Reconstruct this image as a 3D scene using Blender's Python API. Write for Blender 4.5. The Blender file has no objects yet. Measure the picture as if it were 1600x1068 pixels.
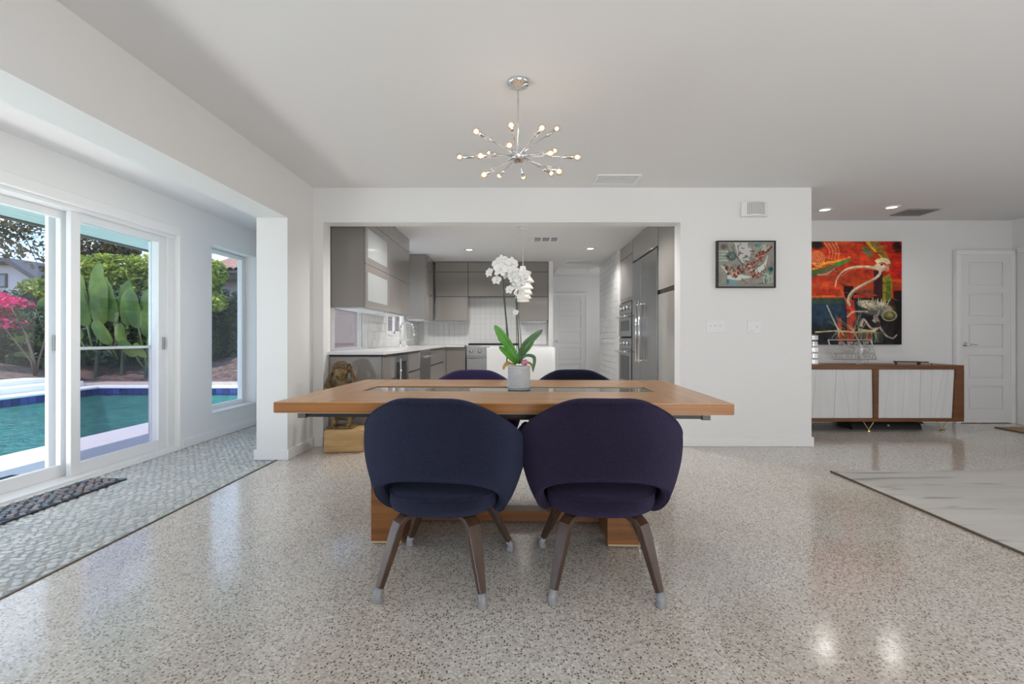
import bpy, bmesh, math, random
import numpy as np
from mathutils import Vector, Matrix
R = math.radians
random.seed(7); rng = np.random.default_rng(7)
SC = bpy.context.scene
COL = SC.collection

# ------------------------------------------------------------------ camera
cd = bpy.data.cameras.new('camera'); cam = bpy.data.objects.new('camera', cd); COL.objects.link(cam)
cam.location = (0, 0, 1.02); cam.rotation_euler = (R(90), 0, 0)
cd.sensor_width = 36; cd.lens = 16.875; cd.shift_x = -0.0075; cd.shift_y = -0.00375
cd.clip_start = .05; cd.clip_end = 300
SC.camera = cam
# ------------------------------------------------------------------ exposure
SC.view_settings.view_transform = 'Standard'; SC.view_settings.look = 'None'
SC.view_settings.exposure = 0.27; SC.view_settings.gamma = 1.0; SC.view_settings.use_curve_mapping = False
# ------------------------------------------------------------------ sky
W = bpy.data.worlds.new('world'); SC.world = W; W.use_nodes = True
nt = W.node_tree; bg = nt.nodes['Background']
tc = nt.nodes.new('ShaderNodeTexCoord'); sep = nt.nodes.new('ShaderNodeSeparateXYZ')
nt.links.new(tc.outputs['Generated'], sep.inputs[0])
rp = nt.nodes.new('ShaderNodeValToRGB'); rp.color_ramp.elements[0].position = 0.0
rp.color_ramp.elements[0].color = (.50, .72, .98, 1); rp.color_ramp.elements[1].position = .55; rp.color_ramp.elements[1].color = (.13, .33, .82, 1)
nt.links.new(sep.outputs['Z'], rp.inputs[0])
nz = nt.nodes.new('ShaderNodeTexNoise'); nz.inputs['Scale'].default_value = 6; nz.inputs['Detail'].default_value = 6
mp = nt.nodes.new('ShaderNodeMapping'); mp.inputs['Scale'].default_value = (1, 1, 2.5)
nt.links.new(tc.outputs['Generated'], mp.inputs[0]); nt.links.new(mp.outputs[0], nz.inputs['Vector'])
cr = nt.nodes.new('ShaderNodeValToRGB'); cr.color_ramp.elements[0].position = .40; cr.color_ramp.elements[1].position = .66
cr.color_ramp.elements[0].color = (0, 0, 0, 1); cr.color_ramp.elements[1].color = (.75, .75, .75, 1)
nt.links.new(nz.outputs['Fac'], cr.inputs[0])
mx = nt.nodes.new('ShaderNodeMixRGB'); mx.inputs[2].default_value = (.95, .97, 1.0, 1)
nt.links.new(cr.outputs[0], mx.inputs[0]); nt.links.new(rp.outputs[0], mx.inputs[1]); nt.links.new(mx.outputs[0], bg.inputs['Color'])
bg.inputs['Strength'].default_value = 1.9
# ------------------------------------------------------------------ sun
sd = bpy.data.lights.new('sun', 'SUN'); sd.energy = 3.6; sd.angle = R(.6); sd.color = (1, .96, .9)
sun = bpy.data.objects.new('sun', sd); COL.objects.link(sun)
sun.rotation_euler = Vector((-.277, -.35, 1)).to_track_quat('Z', 'Y').to_euler()
# ------------------------------------------------------------------ added unseen area fills that stand in for daylight and bounced light
def area(name, loc, to, sx, sy, power, color=(1, 1, 1), spread=180):
    l = bpy.data.lights.new(name, 'AREA'); l.shape = 'RECTANGLE'; l.size = sx; l.size_y = sy; l.energy = power; l.color = color
    l.spread = R(spread)
    o = bpy.data.objects.new(name, l); COL.objects.link(o); o.location = loc
    o.rotation_euler = (Vector(to) - Vector(loc)).to_track_quat('-Z', 'Y').to_euler()
    return o
area('rear_fill', (1.6, -3.3, 1.25), (1.6, 4, 1.8), 6.5, 2.0, 17, (1, .99, .97))  # added fill behind the camera; the rear wall has no window
area('right_fill', (5.85, .8, 1.3), (-1, 1.2, 1.1), 4.0, 1.9, 31, (1, .99, .97))  # added fill in front of the solid right wall
area('ceiling_bounce_fill', (1.2, -1.6, .9), (1.4, -.4, 2.44), 2.5, 1.6, 78, (.98, .99, 1))  # added upward fill behind the camera to brighten the ceiling
area('lanai_rear_fill', (-2.65, -3.2, 1.2), (-2.75, 4, 1.4), .9, 1.8, 3, (1, .985, .965))  # added fill at the lanai's rear; no window is built there
area('lanai_wall_fill', (-2.26, 3.0, 1.2), (-3.1, 3.0, 1.15), 2.6, 1.3, 6.5, (1, .975, .94))  # added fill that brightens the lanai's left wall
area('door_daylight_fill', (-3.42, 2.0, 1.0), (0, 2.0, 1.1), 3.6, 1.8, 9, (1, .98, .95))  # added lamp outside the sliding door, boosting the daylight coming in
area('deck_bounce_fill', (-3.9, 1.2, .02), (-2.3, 1.2, 2.4), 4.2, .7, 62, (1, .94, .88))  # added lamp over the deck, imitating sun bounced up into the lanai

area('hall_fill', (2.45, 10.2, 1.5), (1.2, 10.2, 1.4), .9, 1.4, 5, (1, .98, .96))  # added fill for the hall, no window behind it
# ------------------------------------------------------------------ helpers
OFF = {}
def obj(name, bm, m=None, parent=None, bevel=0, smooth=False, seg=2, sub=0, solid=0, kind=None, label=None, local=False):
    me = bpy.data.meshes.new(name)
    bmesh.ops.recalc_face_normals(bm, faces=bm.faces) if not getattr(bm, 'norecalc', False) else None
    loc = Vector((0, 0, 0))
    if parent is None:
        if not local:
            xs = [v.co for v in bm.verts]
            mn = Vector([min(c[i] for c in xs) for i in range(3)]); mxx = Vector([max(c[i] for c in xs) for i in range(3)])
            loc = Vector(((mn.x+mxx.x)/2, (mn.y+mxx.y)/2, mn.z))
    else:
        loc = OFF.get(parent.name, Vector((0, 0, 0)))
    if loc.length > 0: bmesh.ops.translate(bm, verts=bm.verts, vec=-loc)
    if smooth:
        for f in bm.faces: f.smooth = True
    bm.to_mesh(me); bm.free()
    o = bpy.data.objects.new(name, me); COL.objects.link(o)
    if m is not None:
        for mm in (m if isinstance(m, (list, tuple)) else [m]): me.materials.append(mm)
    if parent is None: o.location = loc
    else: o.parent = parent
    OFF[o.name] = loc
    if solid:
        s = o.modifiers.new('s', 'SOLIDIFY'); s.thickness = solid; s.offset = 0
    if bevel:
        b = o.modifiers.new('b', 'BEVEL'); b.width = bevel; b.segments = seg; b.limit_method = 'ANGLE'; b.angle_limit = R(40)
    if sub:
        s = o.modifiers.new('u', 'SUBSURF'); s.levels = sub; s.render_levels = sub
    if kind: o['kind'] = kind
    if label: o['label'] = label
    return o
def tag(o, label, cat, group=None, kind=None):
    o['label'] = label; o['category'] = cat
    if group: o['group'] = group
    if kind: o['kind'] = kind
    return o
def thing(name, label, cat, loc=(0, 0, 0), group=None, world=True):
    o = bpy.data.objects.new(name, None); COL.objects.link(o); o.empty_display_size = .1
    o.location = loc; OFF[o.name] = Vector(loc) if world else Vector((0, 0, 0))
    return tag(o, label, cat, group)
def dup(o, parent=None, loc=None, rotz=None):
    c = o.copy(); COL.objects.link(c)
    if parent is not None: c.parent = parent
    if loc is not None: c.location = loc
    if rotz is not None: c.rotation_euler = (0, 0, rotz)
    for ch in list(KIDS.get(o.name, [])): dup(ch, c)
    return c
KIDS = {}
def index_kids():
    KIDS.clear()
    for o in COL.objects:
        if o.parent: KIDS.setdefault(o.parent.name, []).append(o)
def B(): return bmesh.new()
def box(bm, x0, x1, y0, y1, z0, z1, mi=0):
    v = [bm.verts.new((x, y, z)) for x in (x0, x1) for y in (y0, y1) for z in (z0, z1)]
    for q in ((0, 1, 3, 2), (4, 6, 7, 5), (0, 4, 5, 1), (2, 3, 7, 6), (0, 2, 6, 4), (1, 5, 7, 3)):
        f = bm.faces.new([v[i] for i in q]); f.material_index = mi
    return bm
def bx(*a): return box(B(), *a)
def prism(bm, pts, axis, a, b):
    """polygon pts in the two other axes, extruded along axis from a to b"""
    def P(p, t): return {'x': (t, p[0], p[1]), 'y': (p[0], t, p[1]), 'z': (p[0], p[1], t)}[axis]
    A = [bm.verts.new(P(p, a)) for p in pts]; Bv = [bm.verts.new(P(p, b)) for p in pts]
    n = len(pts); bm.faces.new(A); bm.faces.new(Bv[::-1])
    for i in range(n): bm.faces.new((A[i], A[(i+1) % n], Bv[(i+1) % n], Bv[i]))
    return bm
def tube(bm, pts, rad, seg=8, cap=True):
    pts = [Vector(p) for p in pts]; n = len(pts)
    rad = rad if isinstance(rad, (list, tuple)) else [rad]*n
    t0 = (pts[1]-pts[0]).normalized(); up = Vector((0, 0, 1)) if abs(t0.z) < .9 else Vector((1, 0, 0))
    s = t0.cross(up).normalized(); rings = []
    for i, p in enumerate(pts):
        t = ((pts[min(i+1, n-1)]-pts[max(i-1, 0)])).normalized()
        s = (s - t*s.dot(t)).normalized(); u = t.cross(s)
        rings.append([bm.verts.new(p + (s*math.cos(2*math.pi*k/seg)+u*math.sin(2*math.pi*k/seg))*rad[i]) for k in range(seg)])
    for a, b in zip(rings[:-1], rings[1:]):
        for k in range(seg): bm.faces.new((a[k], a[(k+1) % seg], b[(k+1) % seg], b[k]))
    if cap: bm.faces.new(rings[0][::-1]); bm.faces.new(rings[-1])
    return bm
def lathe(bm, prof, c=(0, 0, 0), seg=24, axis=(0, 0, 1)):
    q = Vector((0, 0, 1)).rotation_difference(Vector(axis).normalized()); c = Vector(c); rings = []
    for r, z in prof:
        if r < 1e-6: rings.append([bm.verts.new(c + q @ Vector((0, 0, z)))])
        else: rings.append([bm.verts.new(c + q @ Vector((r*math.cos(2*math.pi*k/seg), r*math.sin(2*math.pi*k/seg), z))) for k in range(seg)])
    for a, b in zip(rings[:-1], rings[1:]):
        for k in range(seg):
            k2 = (k+1) % seg
            if len(a) == 1 and len(b) == 1: continue
            if len(a) == 1: bm.faces.new((a[0], b[k2], b[k]))
            elif len(b) == 1: bm.faces.new((a[k], a[k2], b[0]))
            else: bm.faces.new((a[k], a[k2], b[k2], b[k]))
    return bm
def ball(bm, c, r, seg=16, rings=10):
    r = r if isinstance(r, (tuple, list)) else (r, r, r)
    m = Matrix.Translation(c) @ Matrix.Diagonal((*r, 1))
    bmesh.ops.create_uvsphere(bm, u_segments=seg, v_segments=rings, radius=1, matrix=m); return bm
def sweep(bm, pts, ws, ts, side):
    """rectangular section swept along pts; ws across 'side', ts the other way"""
    pts = [Vector(p) for p in pts]; n = len(pts); side = Vector(side).normalized(); rings = []
    for i, p in enumerate(pts):
        t = (pts[min(i+1, n-1)]-pts[max(i-1, 0)]).normalized()
        s = (side - t*side.dot(t)).normalized(); u = t.cross(s)
        w, h = ws[i]/2, ts[i]/2
        rings.append([bm.verts.new(p + s*a*w + u*b*h) for a, b in ((-1, -1), (1, -1), (1, 1), (-1, 1))])
    for a, b in zip(rings[:-1], rings[1:]):
        for k in range(4): bm.faces.new((a[k], a[(k+1) % 4], b[(k+1) % 4], b[k]))
    bm.faces.new(rings[0][::-1]); bm.faces.new(rings[-1]); return bm

# ------------------------------------------------------------------ materials
def mat(name, c, rough=.5, metal=0, spec=.5, noise=None, bump=0, bscale=50, emit=None, es=0, sheen=0, coat=0, stretch=None, c2=None, nscale=8, detail=4, sheentint=None, aniso=0):
    m = bpy.data.materials.new(name); m.use_nodes = True; t = m.node_tree; p = t.nodes['Principled BSDF']
    p.inputs['Base Color'].default_value = (*c, 1); p.inputs['Roughness'].default_value = rough; p.inputs['Metallic'].default_value = metal
    p.inputs['Specular IOR Level'].default_value = spec
    if coat: p.inputs['Coat Weight'].default_value = coat; p.inputs['Coat Roughness'].default_value = .05
    if sheen:
        p.inputs['Sheen Weight'].default_value = sheen; p.inputs['Sheen Roughness'].default_value = .45
        if sheentint: p.inputs['Sheen Tint'].default_value = (*sheentint, 1)
    if emit: p.inputs['Emission Color'].default_value = (*emit, 1); p.inputs['Emission Strength'].default_value = es
    tcn = None
    def coords():
        nonlocal tcn
        if tcn is None:
            g = t.nodes.new('ShaderNodeTexCoord'); mpn = t.nodes.new('ShaderNodeMapping')
            mpn.inputs['Scale'].default_value = stretch or (1, 1, 1); t.links.new(g.outputs['Object'], mpn.inputs[0]); tcn = mpn
        return tcn.outputs[0]
    if c2:
        n = t.nodes.new('ShaderNodeTexNoise'); n.inputs['Scale'].default_value = nscale; n.inputs['Detail'].default_value = detail
        t.links.new(coords(), n.inputs['Vector'])
        r = t.nodes.new('ShaderNodeValToRGB'); r.color_ramp.elements[0].position = .35; r.color_ramp.elements[1].position = .65
        r.color_ramp.elements[0].color = (*c, 1); r.color_ramp.elements[1].color = (*c2, 1)
        t.links.new(n.outputs['Fac'], r.inputs[0]); t.links.new(r.outputs[0], p.inputs['Base Color'])
    if bump:
        n = t.nodes.new('ShaderNodeTexNoise'); n.inputs['Scale'].default_value = bscale; n.inputs['Detail'].default_value = 3
        t.links.new(coords(), n.inputs['Vector'])
        b = t.nodes.new('ShaderNodeBump'); b.inputs['Strength'].default_value = bump; b.inputs['Distance'].default_value = .01
        t.links.new(n.outputs['Fac'], b.inputs['Height']); t.links.new(b.outputs[0], p.inputs['Normal'])
    return m
def glass(name, tint=(1, 1, 1), refl=1.0, rough=0.0, base=.0):
    m = bpy.data.materials.new(name); m.use_nodes = True; t = m.node_tree; t.nodes.clear()
    o = t.nodes.new('ShaderNodeOutputMaterial'); mxs = t.nodes.new('ShaderNodeMixShader')
    tr = t.nodes.new('ShaderNodeBsdfTransparent'); tr.inputs[0].default_value = (*tint, 1)
    gl = t.nodes.new('ShaderNodeBsdfGlossy'); gl.inputs['Roughness'].default_value = rough; gl.inputs[0].default_value = (1, 1, 1, 1)
    fr = t.nodes.new('ShaderNodeLayerWeight'); fr.inputs[0].default_value = .5
    pw = t.nodes.new('ShaderNodeMath'); pw.operation = 'POWER'; pw.inputs[1].default_value = 5; t.links.new(fr.outputs['Facing'], pw.inputs[0])
    ma = t.nodes.new('ShaderNodeMath'); ma.operation = 'MULTIPLY_ADD'; ma.inputs[1].default_value = .9*min(refl, 1); ma.inputs[2].default_value = base+.03*refl; ma.use_clamp = True
    t.links.new(pw.outputs[0], ma.inputs[0]); t.links.new(ma.outputs[0], mxs.inputs[0])
    t.links.new(tr.outputs[0], mxs.inputs[1]); t.links.new(gl.outputs[0], mxs.inputs[2]); t.links.new(mxs.outputs[0], o.inputs[0])
    return m
M = {}
M['wall'] = mat('wall_paint', (.80, .80, .795), .55, bump=.02, bscale=120)
M['ceil'] = mat('ceiling_paint', (.78, .78, .785), .7)
M['trim'] = mat('trim_paint', (.83, .83, .83), .35)
M['vinyl'] = mat('white_vinyl', (.80, .81, .82), .35)
M['door'] = mat('door_paint', (.78, .785, .79), .18)
M['chrome'] = mat('chrome', (.75, .75, .76), .07, 1)
M['steel'] = mat('brushed_steel', (.44, .45, .455), .24, 1, bump=.02, bscale=40, stretch=(1, 1, 30))
M['darksteel'] = mat('dark_glass', (.03, .03, .032), .06)
M['black'] = mat('black_metal', (.012, .012, .013), .4)
M['cab'] = mat('taupe_gloss_lacquer', (.275, .257, .240), .07, coat=.3)
M['cabdark'] = mat('finger_rail_shadow', (.03, .022, .018), .4)
M['quartz'] = mat('white_quartz', (.82, .82, .82), .15)
M['tile'] = mat('white_glazed_tile', (.78, .79, .79), .12, bump=.25, bscale=14)
M['grout'] = mat('grout', (.62, .62, .61), .8)
M['gold'] = mat('polished_brass', (.80, .60, .30), .15, 1)
M['bronze'] = mat('dark_bronze', (.10, .06, .035), .35, .8)
M['lamp'] = mat('lamp_lens', (1, 1, 1), .4, emit=(1, .97, .92), es=3)
M['bulb'] = mat('lit_bulb', (1, .8, .6), .2, emit=(1, .80, .6), es=2.0)
M['filament'] = mat('filament', (1, .8, .5), .3, emit=(1, .68, .38), es=4.5)
M['glass'] = glass('window_glass', (.95, .965, .96), 1.0)
M['bulbglass'] = glass('bulb_glass', (.96, .90, .82), 1.2, base=.14)
M['clear'] = glass('crystal', (.95, .96, .97), 2.2, base=.10)
def wood(name, c1, c2, sc, rough=.3, ring=30, coat=.0):
    m = bpy.data.materials.new(name); m.use_nodes = True; t = m.node_tree; p = t.nodes['Principled BSDF']
    g = t.nodes.new('ShaderNodeTexCoord'); mpn = t.nodes.new('ShaderNodeMapping'); mpn.inputs['Scale'].default_value = sc
    t.links.new(g.outputs['Object'], mpn.inputs[0])
    n = t.nodes.new('ShaderNodeTexNoise'); n.inputs['Scale'].default_value = ring; n.inputs['Detail'].default_value = 5; n.inputs['Distortion'].default_value = .4
    t.links.new(mpn.outputs[0], n.inputs['Vector'])
    r = t.nodes.new('ShaderNodeValToRGB'); r.color_ramp.elements[0].position = .3; r.color_ramp.elements[1].position = .7
    r.color_ramp.elements[0].color = (*c1, 1); r.color_ramp.elements[1].color = (*c2, 1)
    t.links.new(n.outputs['Fac'], r.inputs[0]); t.links.new(r.outputs[0], p.inputs['Base Color'])
    p.inputs['Roughness'].default_value = rough; p.inputs['Coat Weight'].default_value = coat; p.inputs['Coat Roughness'].default_value = .12
    return m
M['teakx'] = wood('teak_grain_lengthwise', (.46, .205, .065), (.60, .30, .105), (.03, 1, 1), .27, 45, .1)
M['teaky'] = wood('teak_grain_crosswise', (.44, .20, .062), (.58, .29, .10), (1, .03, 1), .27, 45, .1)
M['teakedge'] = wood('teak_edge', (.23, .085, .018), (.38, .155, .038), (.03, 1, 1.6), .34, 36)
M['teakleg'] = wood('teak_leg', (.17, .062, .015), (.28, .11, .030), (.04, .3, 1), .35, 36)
M['walnut'] = wood('walnut_leg', (.040, .020, .012), (.075, .038, .022), (1, 1, .06), .32, 60)
M['walnutx'] = wood('walnut_carcass', (.11, .038, .010), (.19, .070, .020), (.08, 1, 1), .42, 24, 0)
M['block'] = wood('cypress_block', (.42, .24, .09), (.60, .40, .18), (.15, .6, 1.4), .6, 14)
for k, (cc, st) in {'navy': ((.0085, .009, .019), (.40, .48, .85)), 'aubergine': ((.0095, .007, .0165), (.45, .38, .75)), 'purple': ((.035, .026, .075), (.5, .45, .8))}.items():
    M[k] = mat('boucle_fabric_'+k, cc, .9, spec=.12, bump=.9, bscale=300, sheen=.22, sheentint=st, c2=tuple(v*2.1 for v in cc), nscale=330, detail=2)

def terrazzo():
    m = bpy.data.materials.new('terrazzo'); m.use_nodes = True; t = m.node_tree; p = t.nodes['Principled BSDF']
    g = t.nodes.new('ShaderNodeNewGeometry')
    def vor(scale, off):
        mpn = t.nodes.new('ShaderNodeMapping'); mpn.inputs['Location'].default_value = (off, off*1.7, 0); t.links.new(g.outputs['Position'], mpn.inputs[0])
        v = t.nodes.new('ShaderNodeTexVoronoi'); v.voronoi_dimensions = '2D'; v.inputs['Scale'].default_value = scale; t.links.new(mpn.outputs[0], v.inputs['Vector'])
        s = t.nodes.new('ShaderNodeSeparateColor'); t.links.new(v.outputs['Color'], s.inputs[0]); return v, s
    v1, s1 = vor(150, 0)
    r = t.nodes.new('ShaderNodeValToRGB'); r.color_ramp.interpolation = 'CONSTANT'
    els = [(0, (.50, .475, .445)), (.22, (.60, .58, .545)), (.45, (.54, .515, .485)), (.62, (.66, .64, .61)), (.80, (.52, .44, .38)), (.88, (.74, .725, .70)), (.96, (.37, .33, .29))]
    while len(r.color_ramp.elements) < len(els): r.color_ramp.elements.new(.5)
    for e, (pp, c) in zip(r.color_ramp.elements, els): e.position = pp; e.color = (*c, 1)
    t.links.new(s1.outputs[0], r.inputs[0])
    v2, s2 = vor(105, 3.3)          # dark chips
    a = t.nodes.new('ShaderNodeMath'); a.operation = 'LESS_THAN'; a.inputs[1].default_value = .20; t.links.new(s2.outputs[0], a.inputs[0])
    b = t.nodes.new('ShaderNodeMath'); b.operation = 'LESS_THAN'; b.inputs[1].default_value = .36; t.links.new(v2.outputs['Distance'], b.inputs[0])
    ab = t.nodes.new('ShaderNodeMath'); ab.operation = 'MULTIPLY'; t.links.new(a.outputs[0], ab.inputs[0]); t.links.new(b.outputs[0], ab.inputs[1])
    dk = t.nodes.new('ShaderNodeValToRGB'); dk.color_ramp.elements[0].color = (.08, .066, .055, 1); dk.color_ramp.elements[1].color = (.30, .22, .16, 1)
    t.links.new(s2.outputs[1], dk.inputs[0])
    mxn = t.nodes.new('ShaderNodeMixRGB'); t.links.new(ab.outputs[0], mxn.inputs[0]); t.links.new(r.outputs[0], mxn.inputs[1]); t.links.new(dk.outputs[0], mxn.inputs[2])
    big = t.nodes.new('ShaderNodeTexNoise'); big.inputs['Scale'].default_value = 1.1; t.links.new(g.outputs['Position'], big.inputs['Vector'])
    br = t.nodes.new('ShaderNodeValToRGB'); br.color_ramp.elements[0].color = (.92, .86, .80, 1); br.color_ramp.elements[1].color = (1, .99, .97, 1); br.color_ramp.elements[0].position = .35; br.color_ramp.elements[1].position = .6
    t.links.new(big.outputs['Fac'], br.inputs[0])
    mu = t.nodes.new('ShaderNodeMixRGB'); mu.blend_type = 'MULTIPLY'; mu.inputs[0].default_value = 1; t.links.new(mxn.outputs[0], mu.inputs[1]); t.links.new(br.outputs[0], mu.inputs[2])
    t.links.new(mu.outputs[0], p.inputs['Base Color'])
    p.inputs['Roughness'].default_value = .13; p.inputs['Specular IOR Level'].default_value = .75
    n = t.nodes.new('ShaderNodeTexNoise'); n.inputs['Scale'].default_value = 30; t.links.new(g.outputs['Position'], n.inputs['Vector'])
    bp = t.nodes.new('ShaderNodeBump'); bp.inputs['Strength'].default_value = .035; bp.inputs['Distance'].default_value = .01; t.links.new(n.outputs['Fac'], bp.inputs['Height']); t.links.new(bp.outputs[0], p.inputs['Normal'])
    return m
M['terrazzo'] = terrazzo()

# ================================================================== STRUCTURE
H = 2.44
def struct(name, bm, m, **k): return obj(name, bm, m, kind='structure', **k)
struct('floor', bx(-2.03, 6.1, -3.5, 11.3, -.12, 0), M['terrazzo'])
bm = bx(-2.0, 6.1, -3.5, 11.3, H, H+.12); struct('ceiling', bm, M['ceil'])
struct('ceiling_lanai', bx(-3.34, -2.1, -3.5, 6.0, 2.27, 2.35), M['ceil'])
struct('beam', bx(-2.21, -1.95, -3.5, 4.53, 2.03, H), M['wall'])
struct('pier', bx(-2.21, -1.95, 4.03, 4.53, 0, 2.03), M['wall'])
bm = B(); box(bm, -2.21, -1.854, 4.53, 4.70, 0, H); box(bm, -1.854, 1.516, 4.53, 4.70, 2.113, H); box(bm, 1.516, 2.754, 4.53, 4.70, 0, H)
struct('wall_back', bm, M['wall'])
# left wall of the lanai with the sliding-door recess and the tall window
bm = B()
box(bm, -3.34, -3.12, -3.5, 4.41, 2.0, 2.3); box(bm, -3.34, -3.12, -3.5, -2.3, 0, 2.0)
box(bm, -3.34, -3.12, 4.41, 4.865, 0, 2.3); box(bm, -3.34, -3.12, 4.865, 5.68, 1.974, 2.3); box(bm, -3.34, -3.12, 4.865, 5.68, 0, .255); box(bm, -3.34, -3.12, 5.68, 5.9, 0, 2.3)
struct('wall_left', bm, M['wall'])
struct('wall_lanai_end', bx(-3.34, -2.34, 5.75, 5.90, 0, 2.3), M['wall'])
# kitchen left wall with two windows
bm = B(); X0, X1 = -2.0, -1.96
for (y0, y1, z0, z1) in ((4.70, 5.07, 0, H), (5.07, 5.95, 0, .90), (5.07, 5.95, 1.45, H), (5.95, 7.14, 0, H), (7.14, 8.08, 0, 1.08), (7.14, 8.08, 2.0, H), (8.08, 9.40, 0, H)):
    box(bm, X0, X1, y0, y1, z0, z1)
struct('wall_kitchen_left', bm, M['wall'])
struct('wall_kitchen_back', bx(-1.96, .617, 9.25, 9.40, 0, H), M['wall'])
struct('wall_kitchen_end', bx(.534, .617, 8.86, 9.25, 0, H), M['wall'])
struct('wall_hall_left', bx(.534, .617, 9.40, 11.04, 0, H), M['wall'])
struct('wall_hall_back', bx(.534, 2.7, 11.04, 11.18, 0, H), M['wall'])
struct('wall_kitchen_right', bx(1.60, 2.30, 7.78, 9.52, 0, H), M['wall'])
struct('wall_kitchen_side', bx(2.26, 2.40, 4.70, 7.78, 0, H), M['wall'])
struct('wall_hall_right', bx(2.55, 2.7, 9.52, 11.04, 0, H), M['wall'])
struct('wall_entry_left', bx(2.60, 2.754, 4.70, 5.80, 0, H), M['wall'])
struct('wall_entry_back', bx(2.60, 6.1, 5.80, 5.95, 0, H), M['wall'])
struct('wall_right', bx(5.95, 6.1, -3.5, 5.80, 0, H), M['wall'])
struct('wall_rear', bx(-3.34, 6.1, -3.65, -3.5, 0, H), M['wall'])
# baseboards
def base(name, x0, x1, y0, y1):
    return struct(name, bx(x0, x1, y0, y1, 0, .088), M['trim'], bevel=.004)
base('baseboard_back_right', 1.516, 2.77, 4.514, 4.53)
base('baseboard_back_end', 2.754, 2.77, 4.53, 5.78)
base('baseboard_back_left', -1.934, -1.854, 4.514, 4.53)
base('baseboard_pier_front', -2.226, -1.934, 4.014, 4.03)
base('baseboard_pier_right', -1.95, -1.934, 4.03, 4.53)
base('baseboard_left', -3.12, -3.104, 4.43, 5.75)
base('baseboard_left_return', -3.12, -3.25, 4.394, 4.41) if False else None
base('baseboard_entry', 2.77, 5.22, 5.784, 5.80)
base('baseboard_right', 5.934, 5.95, -3.5, 5.6)
base('baseboard_hall', 1.60, 2.55, 11.025, 11.04)
# metal edge between pebble and terrazzo
struct('trim_1', bx(-2.038, -2.026, -3.5, 4.014, -.02, .004), mat('bronze_edge', (.10, .075, .04), .4, .6))
struct('trim_2', bx(-3.12, -3.10, -2.3, 4.40, 0, .012), M['trim'])

# ------------------------------------------------------------------ pebble floor
M['pgrout'] = mat('pebble_grout', (.44, .45, .44), .7)
PM = [mat('pebble_%s' % n, c, .35, c2=tuple(v*.82 for v in c), nscale=60) for n, c in (('pale', (.60, .62, .60)), ('grey', (.54, .565, .56)), ('mist', (.64, .65, .635)), ('blue', (.50, .53, .54)))]
pf = struct('pebble_floor', bx(-3.34, -2.038, -3.5, 5.78, -.12, -.006), M['pgrout'])
def pebble_bm(bm, cx, cy, a, b, rot, z0, z1, n=7, seed=0, dome=.002):
    rr = random.Random(seed); ring0 = []; ring1 = []
    for k in range(n):
        t = 2*math.pi*k/n + rr.uniform(-.25, .25); q = rr.uniform(.80, 1.10)
        x, y = a*q*math.cos(t), b*q*math.sin(t); c, s = math.cos(rot), math.sin(rot)
        X, Y = x*c - y*s, x*s + y*c
        ring0.append(bm.verts.new((cx+X, cy+Y, z0))); ring1.append(bm.verts.new((cx+X*.82, cy+Y*.82, z1)))
    top = bm.verts.new((cx, cy, z1+dome))
    for k in range(n):
        k2 = (k+1) % n
        bm.faces.new((ring0[k], ring0[k2], ring1[k2], ring1[k])); bm.faces.new((ring1[k], ring1[k2], top))
cells = []
y = 1.3; row = 0
while y < 5.74:
    x = -3.10 + (row % 2)*.026
    while x < -2.05:
        cells.append((x + random.uniform(-.011, .011), y + random.uniform(-.008, .008), random.uniform(.021, .031), random.uniform(.016, .021), random.uniform(-.9, .9) + (math.pi/2 if random.random() < .12 else 0)))
        x += .052
    y += .0365; row += 1
MATX0, MATX1, MATY0, MATY1 = -3.10+.0, -2.83, 1.6, 3.46
inview = lambda c: 812 + 750*c[0]/c[1] > -20
vis = sorted([c for c in cells if inview(c) and not (c[0] < MATX1 and c[1] < MATY1)], key=lambda c: c[0]**2+c[1]**2)[:300]
vs = set((c[0], c[1]) for c in vis)
pm = []
for k in range(8):
    b_ = B(); pebble_bm(b_, 0, 0, .028, .0195, 0, -.008, .0, seed=k)
    me = bpy.data.meshes.new('pebble'); b_.to_mesh(me); b_.free(); me.materials.append(PM[k % 4])
    for p_ in me.polygons: p_.use_smooth = False
    pm.append(me)
for i, c in enumerate(vis):
    o = bpy.data.objects.new('pebble', pm[random.randrange(8)]); COL.objects.link(o); o.parent = pf
    o.location = Vector((c[0], c[1], 0)) - OFF[pf.name]; o.rotation_euler = (0, 0, c[4]); o.scale = (c[2]/.028, c[3]/.0195, 1)
bm = B()
for i, c in enumerate(cells):
    if (c[0], c[1]) in vs: continue
    n0 = len(bm.faces); pebble_bm(bm, c[0], c[1], c[2], c[3], c[4], -.008, 0, seed=i)
    bm.faces.ensure_lookup_table(); mi = random.randrange(4)
    for f in bm.faces[n0:]: f.material_index = mi
obj('pebble_field', bm, PM, pf, kind='stuff')

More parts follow.
